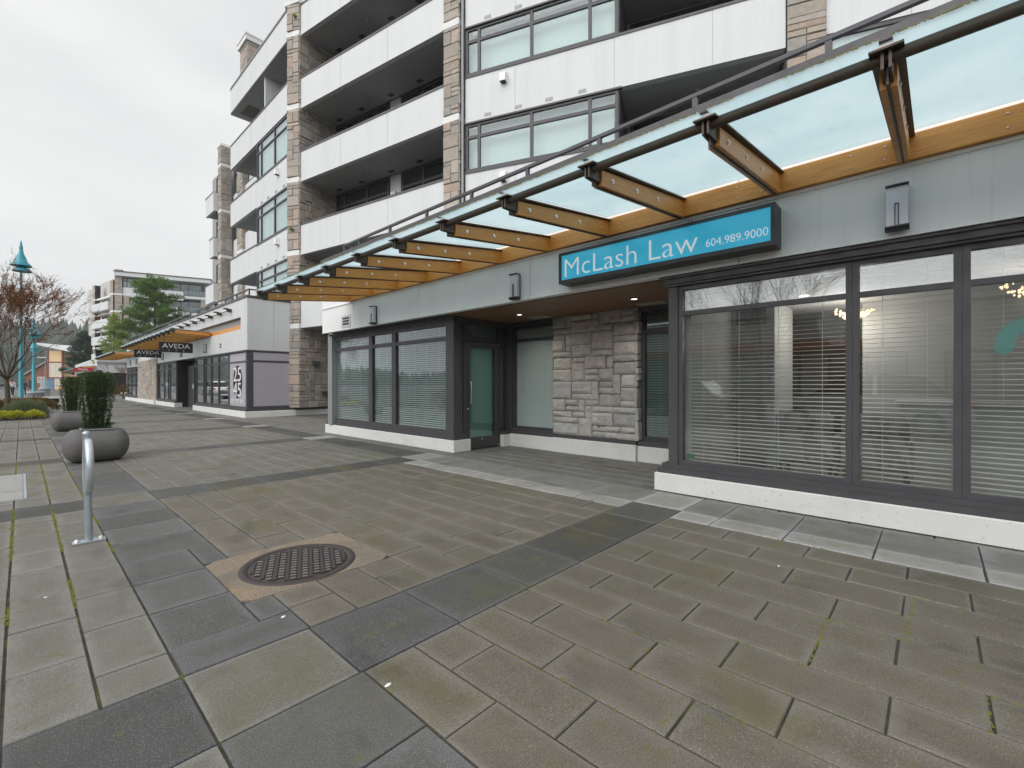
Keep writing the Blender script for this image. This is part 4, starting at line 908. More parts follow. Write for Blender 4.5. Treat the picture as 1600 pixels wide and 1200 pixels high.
# second pier
pier(2, [(Sec(9.0, 11.26, 9.16, 10.72), 0, .563), (Sec(9.16, 10.72, 9.5, 10.85), 0, .364)], 4.0, 16.6,
     body=[(9.02, 11.28), (9.18, 10.745), (9.6, 10.86), (9.5, 11.6)])
m = MB(); m.tube([(9.26, 10.66, 4.2), (9.26, 10.66, 16.6)], .045, 8); part('downpipe', m, GREYM, AP)
# right section
SRs = Sec(9.2+.358*.40, 11.0-.934*.40, 9.2+.358*16.4, 11.0-.934*16.4)   # s = t - .4
for i, b0 in enumerate(LV[:-1]):
    s1 = 4.66; s2 = 8.6
    top = b0+1.27
    m = MB(); panels(m, SRs, 0, s2, -.2, 0, b0-.12, top, (1.65, 4.55, 7.0)); part('wall_panel', m, WHITE, AP)
    m = MB(); SRs.box(m, 0, s1, -.2, .025, top, top+.05); SRs.box(m, 0, s1, -.06, .03, b0+2.78, b0+2.83); SRs.box(m, 0, s1+.1, -.06, .045, b0+2.78-2.95+.0, b0+2.83-2.95); part('window_sill', m, FRAME2, AP)
    window(AP, SRs, .0, s1, top+.05, b0+2.80, 0, (.46, 2.16, 3.88), (b0+2.38,), .09, back=SHADE, bd=.3)
    SE = Sec(*SRs.p(s1, 0, 0)[:2], *SRs.p(s1, -1.6, 0)[:2])
    m = MB(); SRs.box(m, s1-.12, s1+.02, -1.6, -.05, top, b0+2.82); part('corner_frame', m, FRAME, AP)
    m = MB(); SRs.box(m, s1, s2, -.18, .02, top, top+.07); part('parapet_cap', m, FRAME, AP)
    m = MB(); SRs.box(m, s1, s2, -1.7, -.201, b0-.10, b0+.1); part('balcony_slab', m, SOFFIT_C, AP)
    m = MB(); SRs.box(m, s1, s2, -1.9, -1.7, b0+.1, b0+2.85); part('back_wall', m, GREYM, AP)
    window(AP, SRs, s1+.1, s2-.1, b0+.15, b0+2.75, -1.65, (s1+1.1, s1+2.3), (b0+2.2,), .1, back=DARK, bd=.04, th=.04)
    c = SRs.p(s1+2.0, -.9, b0-.10); m = MB(); m.lathe([(.10, 0), (.10, -.03), (.08, -.08), (.04, -.11), (.001, -.12)], c.x, c.y, c.z, 14); part('ceiling_lamp', m, GREYM, AP)
    grille(SRs, (.76, 1.75, 2.70, 3.67), b0+.02); hood(SRs, 1.30, b0+.92)
PS3 = SRs
pp = [PS3.p(8.62, .08, 0), PS3.p(9.4, .08, 0), PS3.p(9.4, -1.5, 0), PS3.p(8.62, -1.5, 0)]
P3 = Sec(pp[0].x, pp[0].y, pp[1].x, pp[1].y)
m = MB(); ashlar(m, P3, 0, P3.l, 4.2, 13.0, 0, .155, .2, STC, False, 99); q = part('stone_pier', m, STONE, AP)
m = MB(); m.prism([(pp[0].x+.02, pp[0].y), (pp[3].x, pp[3].y), (pp[2].x, pp[2].y), (pp[1].x+.02, pp[1].y)], 4.2, 13.0); part('mortar', m, MORTAR, q)
m = MB(); panels(m, SRs, 9.42, 16, -.2, 0, 4.2, 6.6, (11, 13)); panels(m, SRs, 9.42, 16, -.2, 0, 9.4, 10.8, (11, 13)); part('wall_panel', m, WHITE, AP)
window(AP, SRs, 9.45, 16, 6.65, 9.4, -.02, (11, 13, 14.6), (8.9,), .09, back=SHADE)
window(AP, SRs, 9.45, 16, 10.85, 12.6, -.02, (11, 13, 14.6), (), .09, back=SHADE)
# main body
body = [(9.25, 26.75), (9.25, 19.6), (11.1, 11.4), (11.6, 9.6), (16.5, -3.4), (24, -3.4), (24, 39), (9.6, 39), (9.6, 26.75)]
m = MB(); m.prism(body[::-1], 3.6, 16.3); part('building_core', m, GREYM, AP)
# little plants on the piers and a terrace plant
for (x, y, z, s_) in ((7.38, 18.95, 7.45, .16), (7.45, 18.8, 16.0, .14), (8.6, 23.6, 14.0, .45)):
    t = thing('balcony_plant', {7.45: 'small weed growing out of the tall stone pier, lower down', 16.0: 'tiny weed high on the tall stone pier', 14.0: 'leafy pot plant on the top floor terrace'}[z], 'plant', (x, y, z))
    b = MB()
    for k in range(70):
        a = rnd.uniform(0, 6.28); l_ = rnd.uniform(.2, 1)*s_; e = rnd.uniform(.2, 1.4); q = Vector((x+math.cos(a)*l_*math.cos(e)*.7, y+math.sin(a)*l_*math.cos(e)*.7, z+l_*math.sin(e)))
        b.face([(x, y, z), q+Vector((.01, -.015, 0)), q+Vector((0, 0, .03)), q+Vector((-.01, .015, 0))])
    part('leaves', b, LIME, t)

# ------------------------------------------------------------------ planters with yews
def planter(x, y, label, ylabel, h_, wtop, seed):
    t = thing('planter', label, 'planter', (x, y, 0), 'pill shaped concrete planters')
    r_ = .275; hl = .215; ex = .205; b = MB(); prof = []
    n_ = 28; rings = []
    steps = 12
    xs = [(-hl-ex*math.cos(R(90*k/steps)), r_*math.sin(R(90*k/steps))) for k in range(steps+1)]+[(hl+ex*math.sin(R(90*k/steps)), r_*math.cos(R(90*k/steps))) for k in range(0, steps+1)]
    for (dx, rr) in xs:
        rr = max(rr, .002)
        rings.append([(x+dx, y+rr*math.cos(2*math.pi*k/n_)*1.05, max(.0, min(.53, .275+rr*math.sin(2*math.pi*k/n_)*1.06))) for k in range(n_)])
    b.raw([p for g in rings for p in g], [(i*n_+k, (i+1)*n_+k, (i+1)*n_+(k+1) % n_, i*n_+(k+1) % n_) for i in range(len(rings)-1) for k in range(n_)], None, True)
    part('shell', b, CONC, t)
    b = MB(); b.box(x-.19, x+.20, y-.17, y-.155, .525, .548); b.box(x-.19, x+.20, y+.155, y+.17, .525, .548); b.box(x-.205, x-.19, y-.17, y+.17, .525, .548); b.box(x+.20, x+.215, y-.17, y+.17, .525, .548); part('rim', b, GREYM, t)
    b = MB(); b.box(x-.19, x+.20, y-.155, y+.155, .52, .536); part('soil', b, SOIL, t)
    b = MB(); b.box(x-.012, x-.004, y-.25, y+.25, .02, .03); part('drain_slot', b, BLACK, t)
    t2 = thing('yew', ylabel, 'shrub', (x, y, .53), 'columnar yews in the planters')
    b = MB()
    for k in range(3): b.tube([(x-.05+.05*k, y, .52), (x-.08+.08*k, y+.02, .9), (x-.14+.14*k, y, .53+h_*.85)], .014, 5)
    part('stem', b, BARK, t2)
    rr = random.Random(seed); b = MB()
    lobes = [(-.085, 0, .115), (.075, .02, .125), (-.01, -.07, .115), (.0, .09, .11)]
    for k in range(13000):
        lx, ly, lr = rr.choice(lobes); q = rr.random(); z = .545+h_*q
        f = (.70+.30*min(1, q*1.8))*wtop; top = 1-max(0, (q-.90)/.10)**2*.55
        a = rr.uniform(0, 6.283); rad = lr*f*top*(rr.uniform(.45, 1)**.5)*(1+.42*noise.noise(Vector((a*1.6, z*9, lx*9+seed))))*(1+(rr.random() < .02)*.35)
        cx, cy = x+lx*f+math.cos(a)*rad, y+ly*f+math.sin(a)*rad
        o_ = Vector((math.cos(a), math.sin(a), rr.uniform(-.3, .9))).normalized(); side = o_.cross(Vector((rr.uniform(-1, 1), rr.uniform(-1, 1), rr.uniform(-1, 1)))).normalized()
        l_ = rr.uniform(.012, .026); w_ = rr.uniform(.005, .009); p = Vector((cx, cy, z+rr.uniform(-.01, .01)))
        b.face([p-side*w_, p+side*w_, p+o_*l_+side*w_*.5, p+o_*l_-side*w_*.5])
    part('foliage', b, YEW, t2)
planter(.86, 10.25, 'grey pill shaped concrete planter nearest the bike rack', 'columnar dark yew in the planter nearest the bike rack', .93, 1.06, 5)
planter(.95, 17.3, 'grey pill shaped concrete planter behind the first, by the flower bed', 'columnar dark yew in the farther planter', .93, 1.15, 6)
t = thing('bulb_plant', 'bright green strappy leaves at the foot of the nearer yew', 'plant', (1.02, 10.18, .54))
b = MB()
for k in range(40):
    a = rnd.uniform(-1.2, 1.6); l_ = rnd.uniform(.08, .17); d_ = Vector((math.cos(a), math.sin(a), 0)); p = Vector((1.0, 10.17, .54)); s_ = d_.cross(Vector((0, 0, 1)))*.008
    q = p+d_*l_*.5+Vector((0, 0, l_*.6)); e = p+d_*l_+Vector((0, 0, l_*.45))
    b.face([p-s_, p+s_, q+s_, q-s_]); b.face([q-s_, q+s_, e])
part('leaves', b, GREENP, t)

# ------------------------------------------------------------------ bike rack
bx_, by_ = .375, 5.03
t = thing('bike_rack', 'galvanised post and ring bike rack bolted to the paving', 'bike rack', (bx_, by_, 0))
b = MB(); b.tube([(bx_, by_, .006), (bx_-.016, by_, .875)], .0255, 18, cap=False); b.lathe([(.0255, .875), (.024, .888), (.016, .898), (.001, .901)], bx_-.016, by_, 0, 18); part('post', b, GALV, t)
b = MB(); pts = []; n_ = 40; RR = .20; cz = .615; vs = []; fs = []
for i in range(n_):
    a = 2*math.pi*i/n_; c = Vector((bx_-.006, by_+RR*math.cos(a), cz+RR*math.sin(a))); rad = Vector((.10*math.cos(a), math.cos(a), math.sin(a))).normalized(); sdv = Vector((1, 0, 0))
    c.x += .004*math.cos(a)
    for k in range(10):
        q = 2*math.pi*k/10; vs.append(c+rad*.030*math.cos(q)+sdv*.027*math.sin(q))
fs = [(i*10+k, ((i+1) % n_)*10+k, ((i+1) % n_)*10+(k+1) % 10, i*10+(k+1) % 10) for i in range(n_) for k in range(10)]
b.raw(vs, fs, None, True); part('ring', b, GALVL, t)
b = MB(); b.box(bx_-.10, bx_+.10, by_-.05, by_+.05, .002, .013); part('base_plate', b, GALV, t)
for s_ in (-1, 1):
    b = MB(); b.lathe([(.022, .013), (.022, .019), (.014, .019), (.014, .032), (.001, .034)], bx_+s_*.072, by_, 0, 8); part('bolt', b, CHROME, t)

# ------------------------------------------------------------------ street lamps
def street_lamp(x, y, h_, label, s_=1.0):
    t = thing('street_lamp', label, 'street lamp', (x, y, 0), 'teal street lamps')
    b = MB(); b.lathe([(.15*s_, 0), (.15*s_, .1), (.10*s_, .14), (.095*s_, 2.6), (.07*s_, 2.75), (.06*s_, 2.8), (.052*s_, h_*.93)], x, y, 0, 12); part('pole', b, TEAL, t)
    b = MB(); z = h_*.93; b.lathe([(.44*s_, -.02), (.44*s_, .03), (.27*s_, .20), (.20*s_, .45), (.12*s_, .62), (.07*s_, .9)], x, y, z, 20); part('shade', b, TEAL, t)
    b = MB(); b.lathe([(.06*s_, .9), (.09*s_, .93), (.07*s_, 1.0), (.04*s_, 1.2), (.001, 1.38)], x, y, z, 12); part('finial', b, TEAL, t)
    b = MB(); b.lathe([(.40*s_, -.30), (.42*s_, -.27), (.24*s_, -.12), (.10*s_, -.03)], x+.04, y+.03, z, 20); part('lower_shade', b, TEAL, t)
    b = MB(); b.lathe([(.32*s_, -.29), (.001, -.31)], x+.04, y+.03, z, 16); part('lens', b, GREYM, t)
    return t
street_lamp(.0, 35.4, 8.1, 'tall teal street lamp with a bell shaped shade, rising above the bare tree', .95)
street_lamp(.62, 47.5, 5.2, 'shorter teal street lamp just right of the tall one', .95)
street_lamp(.9, 66.0, 5.2, 'teal street lamp farthest down the walkway', .85)

# ------------------------------------------------------------------ trees and shrubs
def branchy(b, tips, p, d, l_, r_, lev, rr, spread=.55, up=.12, minr=.004, kids=(2, 3)):
    q = p+d*l_; b.tube([p, p+d*l_*.5+Vector((rr.gauss(0, 1), rr.gauss(0, 1), rr.gauss(0, 1)))*l_*.05, q], r_, 5 if r_ > .02 else 3, cap=False, r1=r_*.62)
    tips.append((p, q, lev))
    if lev <= 0: return
    for _ in range(rr.randint(*kids)):
        nd = (d+Vector((rr.gauss(0, spread), rr.gauss(0, spread), rr.gauss(up, spread*.6)))).normalized()
        s0 = 1.0 if _ == 0 else rr.uniform(.45, .95)
        branchy(b, tips, p+d*l_*s0, nd, l_*rr.uniform(.68, .9), max(minr, r_*.62), lev-1, rr, spread, up, minr, kids)
def bare_tree(name, x, y, h_, label, mt, seed, lev=6, trunk=.09, nb=4, bud=.03, bpt=3, group='bare street trees', kids=(2, 3)):
    t = thing(name, label, 'tree', (x, y, 0), group); rr = random.Random(seed)
    b = MB(); th_ = h_*.22; b.tube([(x, y, 0), (x+.03, y, th_*.5), (x, y+.02, th_)], trunk, 9, cap=False, r1=trunk*.8); part('trunk', b, BARK, t)
    b = MB(); tips = []
    for k in range(nb):
        a = 2*math.pi*k/nb+rr.uniform(-.3, .3); d = Vector((math.cos(a)*rr.uniform(.4, .9), math.sin(a)*rr.uniform(.4, .9), 1)).normalized()
        branchy(b, tips, Vector((x, y, th_-.05)), d, h_*.17, trunk*.30, lev, rr, .33, .13, .0035, kids)
    part('branches', b, TWIG, t)
    if mt:
        b = MB()
        for p, q, lv in tips:
            if lv > 3: continue
            for k in range(bpt):
                c = p.lerp(q, rr.random())+Vector((rr.gauss(0, .02), rr.gauss(0, .02), rr.gauss(0, .02))); s_ = bud*rr.uniform(.5, 1.2); u_ = Vector((rr.gauss(0, 1), rr.gauss(0, 1), rr.gauss(0, 1))).normalized(); v_ = u_.cross(Vector((.3, .5, .8))).normalized()
                b.face([c-u_*s_, c-v_*s_*.5, c+u_*s_, c+v_*s_*.5])
        part('buds', b, mt, t)
    return t
bare_tree('bare_tree', -.38, 26.2, 6.7, 'leafless tree with rusty buds in the flower bed at the left edge', RUST, 12, 8, .085, 11, .026, 4, kids=(1, 3))
bare_tree('bare_tree', -2.3, 34, 7.6, 'leafless rusty tree behind the tall teal lamp', RUST, 4, 7, .08, 8, .03, 3, kids=(1, 3))
bare_tree('bare_shrub', 6.0, 51.5, 4.2, 'thin leafless shrub beside the far stone wall', RUST, 9, 5, .05, 5, .04, 1, 'shrubs by the far wall')
def conifer(name, label, x, y, z0, h_, r_, mt, seed, n=16000, leaf=.16, shape=.8, trunk=.18, cut=.16, dens=None, group='evergreen trees'):
    t = thing(name, label, 'tree', (x, y, 0), group); rr = random.Random(seed)
    b = MB(); b.tube([(x, y, 0), (x, y, z0+h_*.5), (x, y, z0+h_*.95)], trunk, 8, r1=.03)
    limbs = []
    for k in range(64):
        q = (k+rr.random())/64; z = z0+h_*(cut+(1-cut)*q*.96); L_ = r_*((1-q)**shape)*rr.uniform(.7, 1.12)+.15; a = k*2.4+rr.uniform(-.4, .4)
        e = Vector((x+math.cos(a)*L_, y+math.sin(a)*L_, z+L_*rr.uniform(.1, .45))); limbs.append((Vector((x, y, z)), e, L_)); b.tube([(x, y, z), (Vector((x, y, z))+e)/2-Vector((0, 0, L_*.03)), e], .05*(1-q)+.012, 4, cap=False, r1=.01)
    part('trunk', b, BARK, t)
    b = MB(); tot = sum(l[2] for l in limbs); cl = []
    for p, e, L_ in limbs:
        for k in range(max(3, int(L_*5.5))):
            f = rr.uniform(.25, 1.02)**.8; c = p.lerp(e, f)+Vector((rr.gauss(0, .16), rr.gauss(0, .16), rr.gauss(0, .10)))*(.4+L_*.22); cl.append((c, rr.uniform(.22, .46)*(.5+r_*.16)))
    per = max(5, n//len(cl))
    for c, s_ in cl:
        for k in range(per):
            d = Vector((rr.gauss(0, 1), rr.gauss(0, 1), rr.gauss(.25, .8))).normalized(); p = c+d*s_*rr.uniform(.2, 1); sd_ = d.cross(Vector((rr.gauss(0, 1), rr.gauss(0, 1), rr.gauss(0, 1)))).normalized(); l_ = leaf*rr.uniform(.6, 1.3); w_ = l_*.22
            b.face([p-sd_*w_, p+sd_*w_, p+d*l_+sd_*w_*.4, p+d*l_-sd_*w_*.4])
    part('crown', b, mt, t)
    return t
def zp(px, z): # world x,y of a bearing (tangent of the view angle) at depth z
    t_ = (px-800)/711; return z*(math.sin(TH)+t_*math.cos(TH)), z*(math.cos(TH)-t_*math.sin(TH))
x_, y_ = zp(242, 56); conifer('pine_tree', 'large bushy dark green pine in front of the far apartment block', x_, y_, 4.0, 10.6, 3.9, PINE, 3, 46000, .17, .42, .2, cut=.10)
x_, y_ = zp(178, 60); conifer('young_pine', 'lighter yellow green tree left of the large pine', x_, y_, 1.5, 9.2, 2.3, LIME, 8, 9000, .19, .75, .12)
x_, y_ = zp(131, 85); conifer('fir_tree', 'dark fir between the yellow building and the apartment block', x_, y_, 1.0, 10.2, 3.0, FIR, 15, 20000, .24, .6, .16)
def mound(name, label, cat, x, y, rx, ry, h_, mt, n, leaf, seed, group=None, z=0.05):
    t = thing(name, label, cat, (x, y, z), group); rr = random.Random(seed); b = MB()
    for k in range(n):
        a = rr.uniform(0, 6.283); q = rr.random()**.5; zz_ = math.sqrt(max(0, 1-q*q))*rr.uniform(.55, 1); w_ = 1+.2*noise.noise(Vector((a*1.5, seed, zz_*2)))
        c = Vector((x+rx*q*w_*math.cos(a), y+ry*q*w_*math.sin(a), z+h_*zz_*w_)); d = Vector((math.cos(a)*q, math.sin(a)*q, rr.uniform(.3, 1.2))).normalized(); s_ = d.cross(Vector((rr.gauss(0, 1), rr.gauss(0, 1), rr.gauss(0, 1)))).normalized(); l_ = leaf*rr.uniform(.6, 1.3)
        b.face([c-s_*l_*.3, c+s_*l_*.3, c+d*l_+s_*l_*.1, c+d*l_-s_*l_*.1])
    part('leaves', b, mt, t); b = MB()
    for k in range(7):
        a = k*.9; b.tube([(x, y, .0), (x+rx*.6*math.cos(a), y+ry*.6*math.sin(a), z+h_*.6)], .012, 4)
    part('stems', b, TWIG, t)
b = MB(); b.raw([(-7, 23.7, .02), (.55, 23.7, .02), (.75, 25, .02), (.75, 39, .02), (-7, 39, .02)], [(0, 1, 2, 3, 4)]); struct('planting_bed', b, SOIL)
for i, (x, y, r_) in enumerate([(-.75, 24.2, .34), (-.42, 24.1, .30), (-1.25, 24.2, .32), (-.12, 24.15, .24), (.33, 24.1, .27), (-1.8, 24.3, .35)]):
    mound('yellow_shrub', ['low bright yellow shrub left of the tree trunk', 'low bright yellow shrub at the foot of the tree trunk', 'low bright yellow shrub at the left edge of the photo', 'tiny yellow shrub between the two larger ones', 'round bright yellow shrub nearest the far planter', 'yellow shrub just past the left edge'][i], 'shrub', x, y, r_, r_*.8, .26, YELLOW, 900, .05, 40+i, 'yellow shrubs along the bed')
mound('round_shrub', 'round grey green shrub behind the yellow ones', 'shrub', .12, 25.4, .62, .6, .62, SAGE, 4200, .055, 51)
for i, (x, y, rx, h_) in enumerate([(-.2, 28.5, .9, .62), (.45, 30.0, .8, .62), (-1.3, 28, .9, .72), (.35, 33, .8, .55), (-2.2, 27, .9, .6)]):
    mound('heather', ['brown heather behind the round shrub', 'brown heather at the right end of the bed', 'brown heather left of the tree trunk', 'brown heather in front of the tall teal lamp', 'brown heather at the left edge'][i], 'shrub', x, y, rx, .9, h_, BROWNL, 2600, .06, 60+i, 'brown heather in the bed')
mound('leafy_shrub', 'low reddish shrub at the foot of the far stone wall', 'shrub', 6.0, 51.0, .8, .7, 1.2, BROWNL, 900, .09, 71)

# ------------------------------------------------------------------ bench, bins, people, cars
t = thing('concrete_bench', 'low pale concrete bench with a dark recess at the end of the bed', 'bench', (1.15, 38.5, 0))
b = MB(); b.box(-.1, 1.75, 38.2, 38.9, .42, .52); part('seat', b, PLINTH, t)
b = MB(); b.box(.05, 1.55, 38.35, 38.8, .16, .42); part('recess', b, DARK, t)
b = MB(); b.box(-.1, 1.75, 38.2, 38.9, .0, .16); part('base', b, PLINTH, t)
LG = vary(mat('bin_grey', (.40, .45, .49), .6), [(3, U, .4, .7, .85, .5)])
def bin_(x, y, r_, h_, label):
    t = thing('round_planter', label, 'planter', (x, y, 0), 'round pale blue grey tubs on the walkway')
    b = MB(); b.lathe([(r_*.85, 0), (r_*.95, h_*.85), (r_*1.08, h_*.87), (r_*1.08, h_), (r_*.9, h_), (r_*.85, h_*.9)], x, y, 0, 20); part('tub', b, LG, t)
    b = MB(); b.lathe([(r_*.9, h_*.95), (.001, h_*.97)], x, y, 0, 16); part('soil', b, SOIL, t)
bin_(.65, 41.5, .40, .80, 'pale blue grey round tub just right of the tall teal lamp')
bin_(1.45, 58, .38, .95, 'pale blue grey round tub farther along the walkway')
def person(x, y, face_ang, label, top, legs, hair, pose=0):
    t = thing('person', label, 'person', (x, y, 0), None)
    J = {'pel': (0, 0, .93), 'sp': (0, .02, 1.18), 'ch': (0, .03+pose*.05, 1.38), 'nk': (0, .04+pose*.08, 1.50), 'hd': (0, .06+pose*.10, 1.60), 'ht': (0, .06+pose*.10, 1.72),
         'sl': (-.18, .03, 1.42), 'sr': (.18, .03, 1.42), 'el': (-.23, .0, 1.14), 'er': (.23, .06, 1.14), 'wl': (-.24, .12, .92), 'wr': (.22, .22, .98), 'fl': (-.24, .16, .84), 'fr': (.21, .29, .94),
         'hl': (-.09, 0, .90), 'hr': (.09, 0, .90), 'kl': (-.10, .10, .50), 'kr': (.10, -.02, .50), 'al': (-.10, .12, .09), 'ar': (.10, -.20, .10), 'tl': (-.11, .25, .03), 'tr': (.11, -.06, .03)}
    RAD = {'pel': .13, 'sp': .125, 'ch': .15, 'nk': .055, 'hd': .085, 'ht': .075, 'sl': .065, 'sr': .065, 'el': .045, 'er': .045, 'wl': .03, 'wr': .03, 'fl': .03, 'fr': .03, 'hl': .09, 'hr': .09, 'kl': .06, 'kr': .06, 'al': .042, 'ar': .042, 'tl': .035, 'tr': .035}
    E_ = [('pel','sp'),('sp','ch'),('ch','nk'),('nk','hd'),('hd','ht'),('ch','sl'),('ch','sr'),('sl','el'),('sr','er'),('el','wl'),('er','wr'),('wl','fl'),('wr','fr'),('pel','hl'),('pel','hr'),('hl','kl'),('hr','kr'),('kl','al'),('kr','ar'),('al','tl'),('ar','tr')]
    def skin(name, keys, edges, m, grow_=0, root='pel'):
        ks = list(keys); me = bpy.data.meshes.new(name); M = Matrix.Rotation(face_ang, 3, 'Z')
        me.from_pydata([M @ Vector(J[k]) for k in ks], [(ks.index(a), ks.index(b_)) for a, b_ in edges], [])
        o = bpy.data.objects.new(name, me); COL.objects.link(o); o.parent = t; md = o.modifiers.new('s', 'SKIN'); o.modifiers.new('u', 'SUBSURF').levels = 1; o.modifiers['u'].render_levels = 2
        for i, k in enumerate(ks): me.skin_vertices[0].data[i].radius = (RAD[k]+grow_, RAD[k]*.85+grow_); me.skin_vertices[0].data[i].use_root = k == root
        me.materials.append(m); return o
    skin('body', J.keys(), E_, mat('skin', (.50, .30, .22), .6))
    skin('jacket', ['pel','sp','ch','sl','sr','el','er','wl','wr'], [('pel','sp'),('sp','ch'),('ch','sl'),('ch','sr'),('sl','el'),('sr','er'),('el','wl'),('er','wr')], mat('jacket_cloth', top, .9), .014)
    skin('trousers', ['pel','hl','hr','kl','kr','al','ar'], [('pel','hl'),('pel','hr'),('hl','kl'),('hr','kr'),('kl','al'),('kr','ar')], mat('trouser_cloth', legs, .9), .012)
    b = MB(); hp = Matrix.Rotation(face_ang, 3, 'Z') @ Vector(J['ht']); b.lathe([(.10, -.10), (.108, -.03), (.09, .05), (.05, .085), (.001, .095)], x+hp.x, y+hp.y-.01, hp.z, 14); part('hair', b, mat('hair', hair, .9), t)
    return t
x_, y_ = zp(20, 47); person(x_, y_, R(150), 'walking person in a light grey top and dark trousers beside the tree trunk', (.55, .57, .62), (.03, .03, .04), (.05, .03, .02), .8)
x_, y_ = zp(37, 48); person(x_, y_, R(200), 'person in dark blue clothes standing between the teal posts', (.04, .05, .09), (.03, .04, .08), (.16, .07, .03))
def car(x, y, ang, label, colr, group='parked cars'):
    t = thing('parked_car', label, 'car', (x, y, -.06), group); M = Matrix.Translation((x, y, -.06)) @ Matrix.Rotation(ang, 4, 'Z')
    PM = mat('car_paint', colr, .25); PM.node_tree.nodes['Principled BSDF'].inputs['Coat Weight'].default_value = .6
    prof = [(-2.2, .35), (-2.25, .62), (-2.15, .88), (-1.95, 1.0), (-.95, 1.06), (.95, 1.02), (1.9, .86), (2.2, .72), (2.25, .45), (2.2, .32)]
    def loft(prof, w0, w1, b):
        n_ = len(prof); vs = [M @ Vector((px, s_*(w0 if pz < .9 else w1), pz)) for s_ in (-1, 1) for px, pz in prof]
        b.raw(vs, [tuple(range(n_))[::-1], tuple(range(n_, 2*n_))]+[(i, (i+1) % n_, n_+(i+1) % n_, n_+i) for i in range(n_)])
    b = MB(); loft(prof, .90, .86, b); part('body', b, PM, t)
    cab = [(-1.9, 1.0), (-1.35, 1.50), (-.6, 1.62), (.35, 1.58), (1.15, 1.0)]
    b = MB(); n_ = len(cab); vs = [M @ Vector((px, s_*(.84 if pz < 1.2 else .66), pz)) for s_ in (-1, 1) for px, pz in cab]; b.raw(vs, [tuple(range(n_))[::-1], tuple(range(n_, 2*n_))]+[(i, (i+1) % n_, n_+(i+1) % n_, n_+i) for i in range(n_)]); part('cabin_glass', b, mat('car_glass', (.01, .012, .014), .05), t)
    b = MB(); rp = [(-1.40, 1.505), (-.6, 1.625), (.38, 1.585), (.42, 1.60), (-.6, 1.655), (-1.42, 1.53)]; n_ = len(rp); vs = [M @ Vector((px, s_*.68, pz)) for s_ in (-1, 1) for px, pz in rp]; b.raw(vs, [tuple(range(n_))[::-1], tuple(range(n_, 2*n_))]+[(i, (i+1) % n_, n_+(i+1) % n_, n_+i) for i in range(n_)])
    for px in (-.35,):
        for s_ in (-1, 1): b.raw([M @ Vector((px+a, s_*(.845-(c-1.0)*.30)+s_*.004, c)) for a, c in ((-.05, 1.0), (.05, 1.0), (.05, 1.6), (-.05, 1.6))], [(0,1,2,3)])
    part('roof', b, PM, t)
    for px in (-1.4, 1.4):
        for s_ in (-1, 1):
            b = MB(); b.tube([M @ Vector((px, s_*.72, .33)), M @ Vector((px, s_*.92, .33))], .33, 20); wh = part('wheel', b, BLACK, t)
            b = MB(); b.tube([M @ Vector((px, s_*.90, .33)), M @ Vector((px, s_*.928, .33))], .20, 14); part('rim', b, GREYM, wh)
    for s_ in (-1, 1):
        b = MB(); b.box(2.14, 2.24, s_*.62-.16, s_*.62+.16, .62, .74, M=M); part('headlight', b, CHROME, t)
        b = MB(); b.box(-2.235, -2.14, s_*.68-.12, s_*.68+.12, .72, .9, M=M); part('tail_light', b, RED, t)
    return t
cols = [(.65, .66, .68), (.03, .03, .035), (.5, .5, .52), (.25, .03, .03), (.7, .7, .7), (.05, .07, .12)]
pos = [(-5.6, 1.5), (-5.6, 7.2), (-5.6, 13.0), (-5.6, 18.6), (-3.4, 60.5), (-5.7, 42)]
lab = ['silver car parked at the kerb opposite the law office', 'black car parked opposite the entry alcove', 'grey car parked opposite the far shop bay', 'dark red car parked before the planting bed', 'white car parked at the left edge beyond the tree', 'dark blue car parked beside the planting bed']
for (x, y), c, l_ in zip(pos, cols, lab): car(x, y, R(90), l_, c)

# ------------------------------------------------------------------ far buildings
UD = thing('far_shop_building', 'white and stone shop building with grey band at the end of the walkway', 'shop', (9, 78, 0))
b = MB(); b.box(6.4, 14, 76, 110, 3.0, 4.55); b.box(6.9, 14, 75.8, 76, 2.7, 3.9); part('fascia', b, WHITE, UD)
b = MB(); b.box(6.35, 14, 75.74, 75.8, 3.75, 4.05); part('grey_band', b, GREYM, UD)
b = MB(); ashlar(b, Sec(9.2, 75.7, 14, 75.7), 0, 4.8, .2, 4.6, 0, .16, .26, STC, False, 5); part('stone_wall', b, STONE, UD)
b = MB(); b.box(9.2, 14, 75.72, 76.2, .2, 4.6); part('mortar', b, MORTAR, UD)
b = MB(); b.box(8.6, 14, 75.5, 76.0, 0, .25); part('concrete_plinth', b, PLINTH, UD)
b = MB(); b.box(6.6, 9.2, 76.4, 109, 0, 3.0); part('dark_shopfront', b, DARK, UD)
b = MB(); b.box(6.3, 6.9, 75.9, 76.2, 4.55, 5.4); b.box(6.2, 7.0, 75.8, 76.3, 5.4, 5.5); part('roof_pier', b, STONE, UD)
canopy('farthest timber canopy, by the red nail salon sign', 6.3, 4.9, 3.3, 3.35, [76+2.0*k for k in range(0, 17)], detail=False, hb=.25)
t = thing('nail_salon_sign', 'red sign reading Nails at the far end of the walkway', 'sign', (5.1, 75.4, 2.75))
b = MB(); b.box(4.25, 6.0, 75.4, 75.6, 2.85, 3.25); part('board', b, RED, t); text_mesh('lettering', 'Nails', .40, WHITEL, t, face_M((5.1, 75.38, 2.94), (1, 0, 0), upv), .01, 'CENTER', 1.1)
b = MB(); b.box(6.02, 6.25, 75.4, 75.6, 2.75, 3.3); part('bracket', b, GREYM, t)

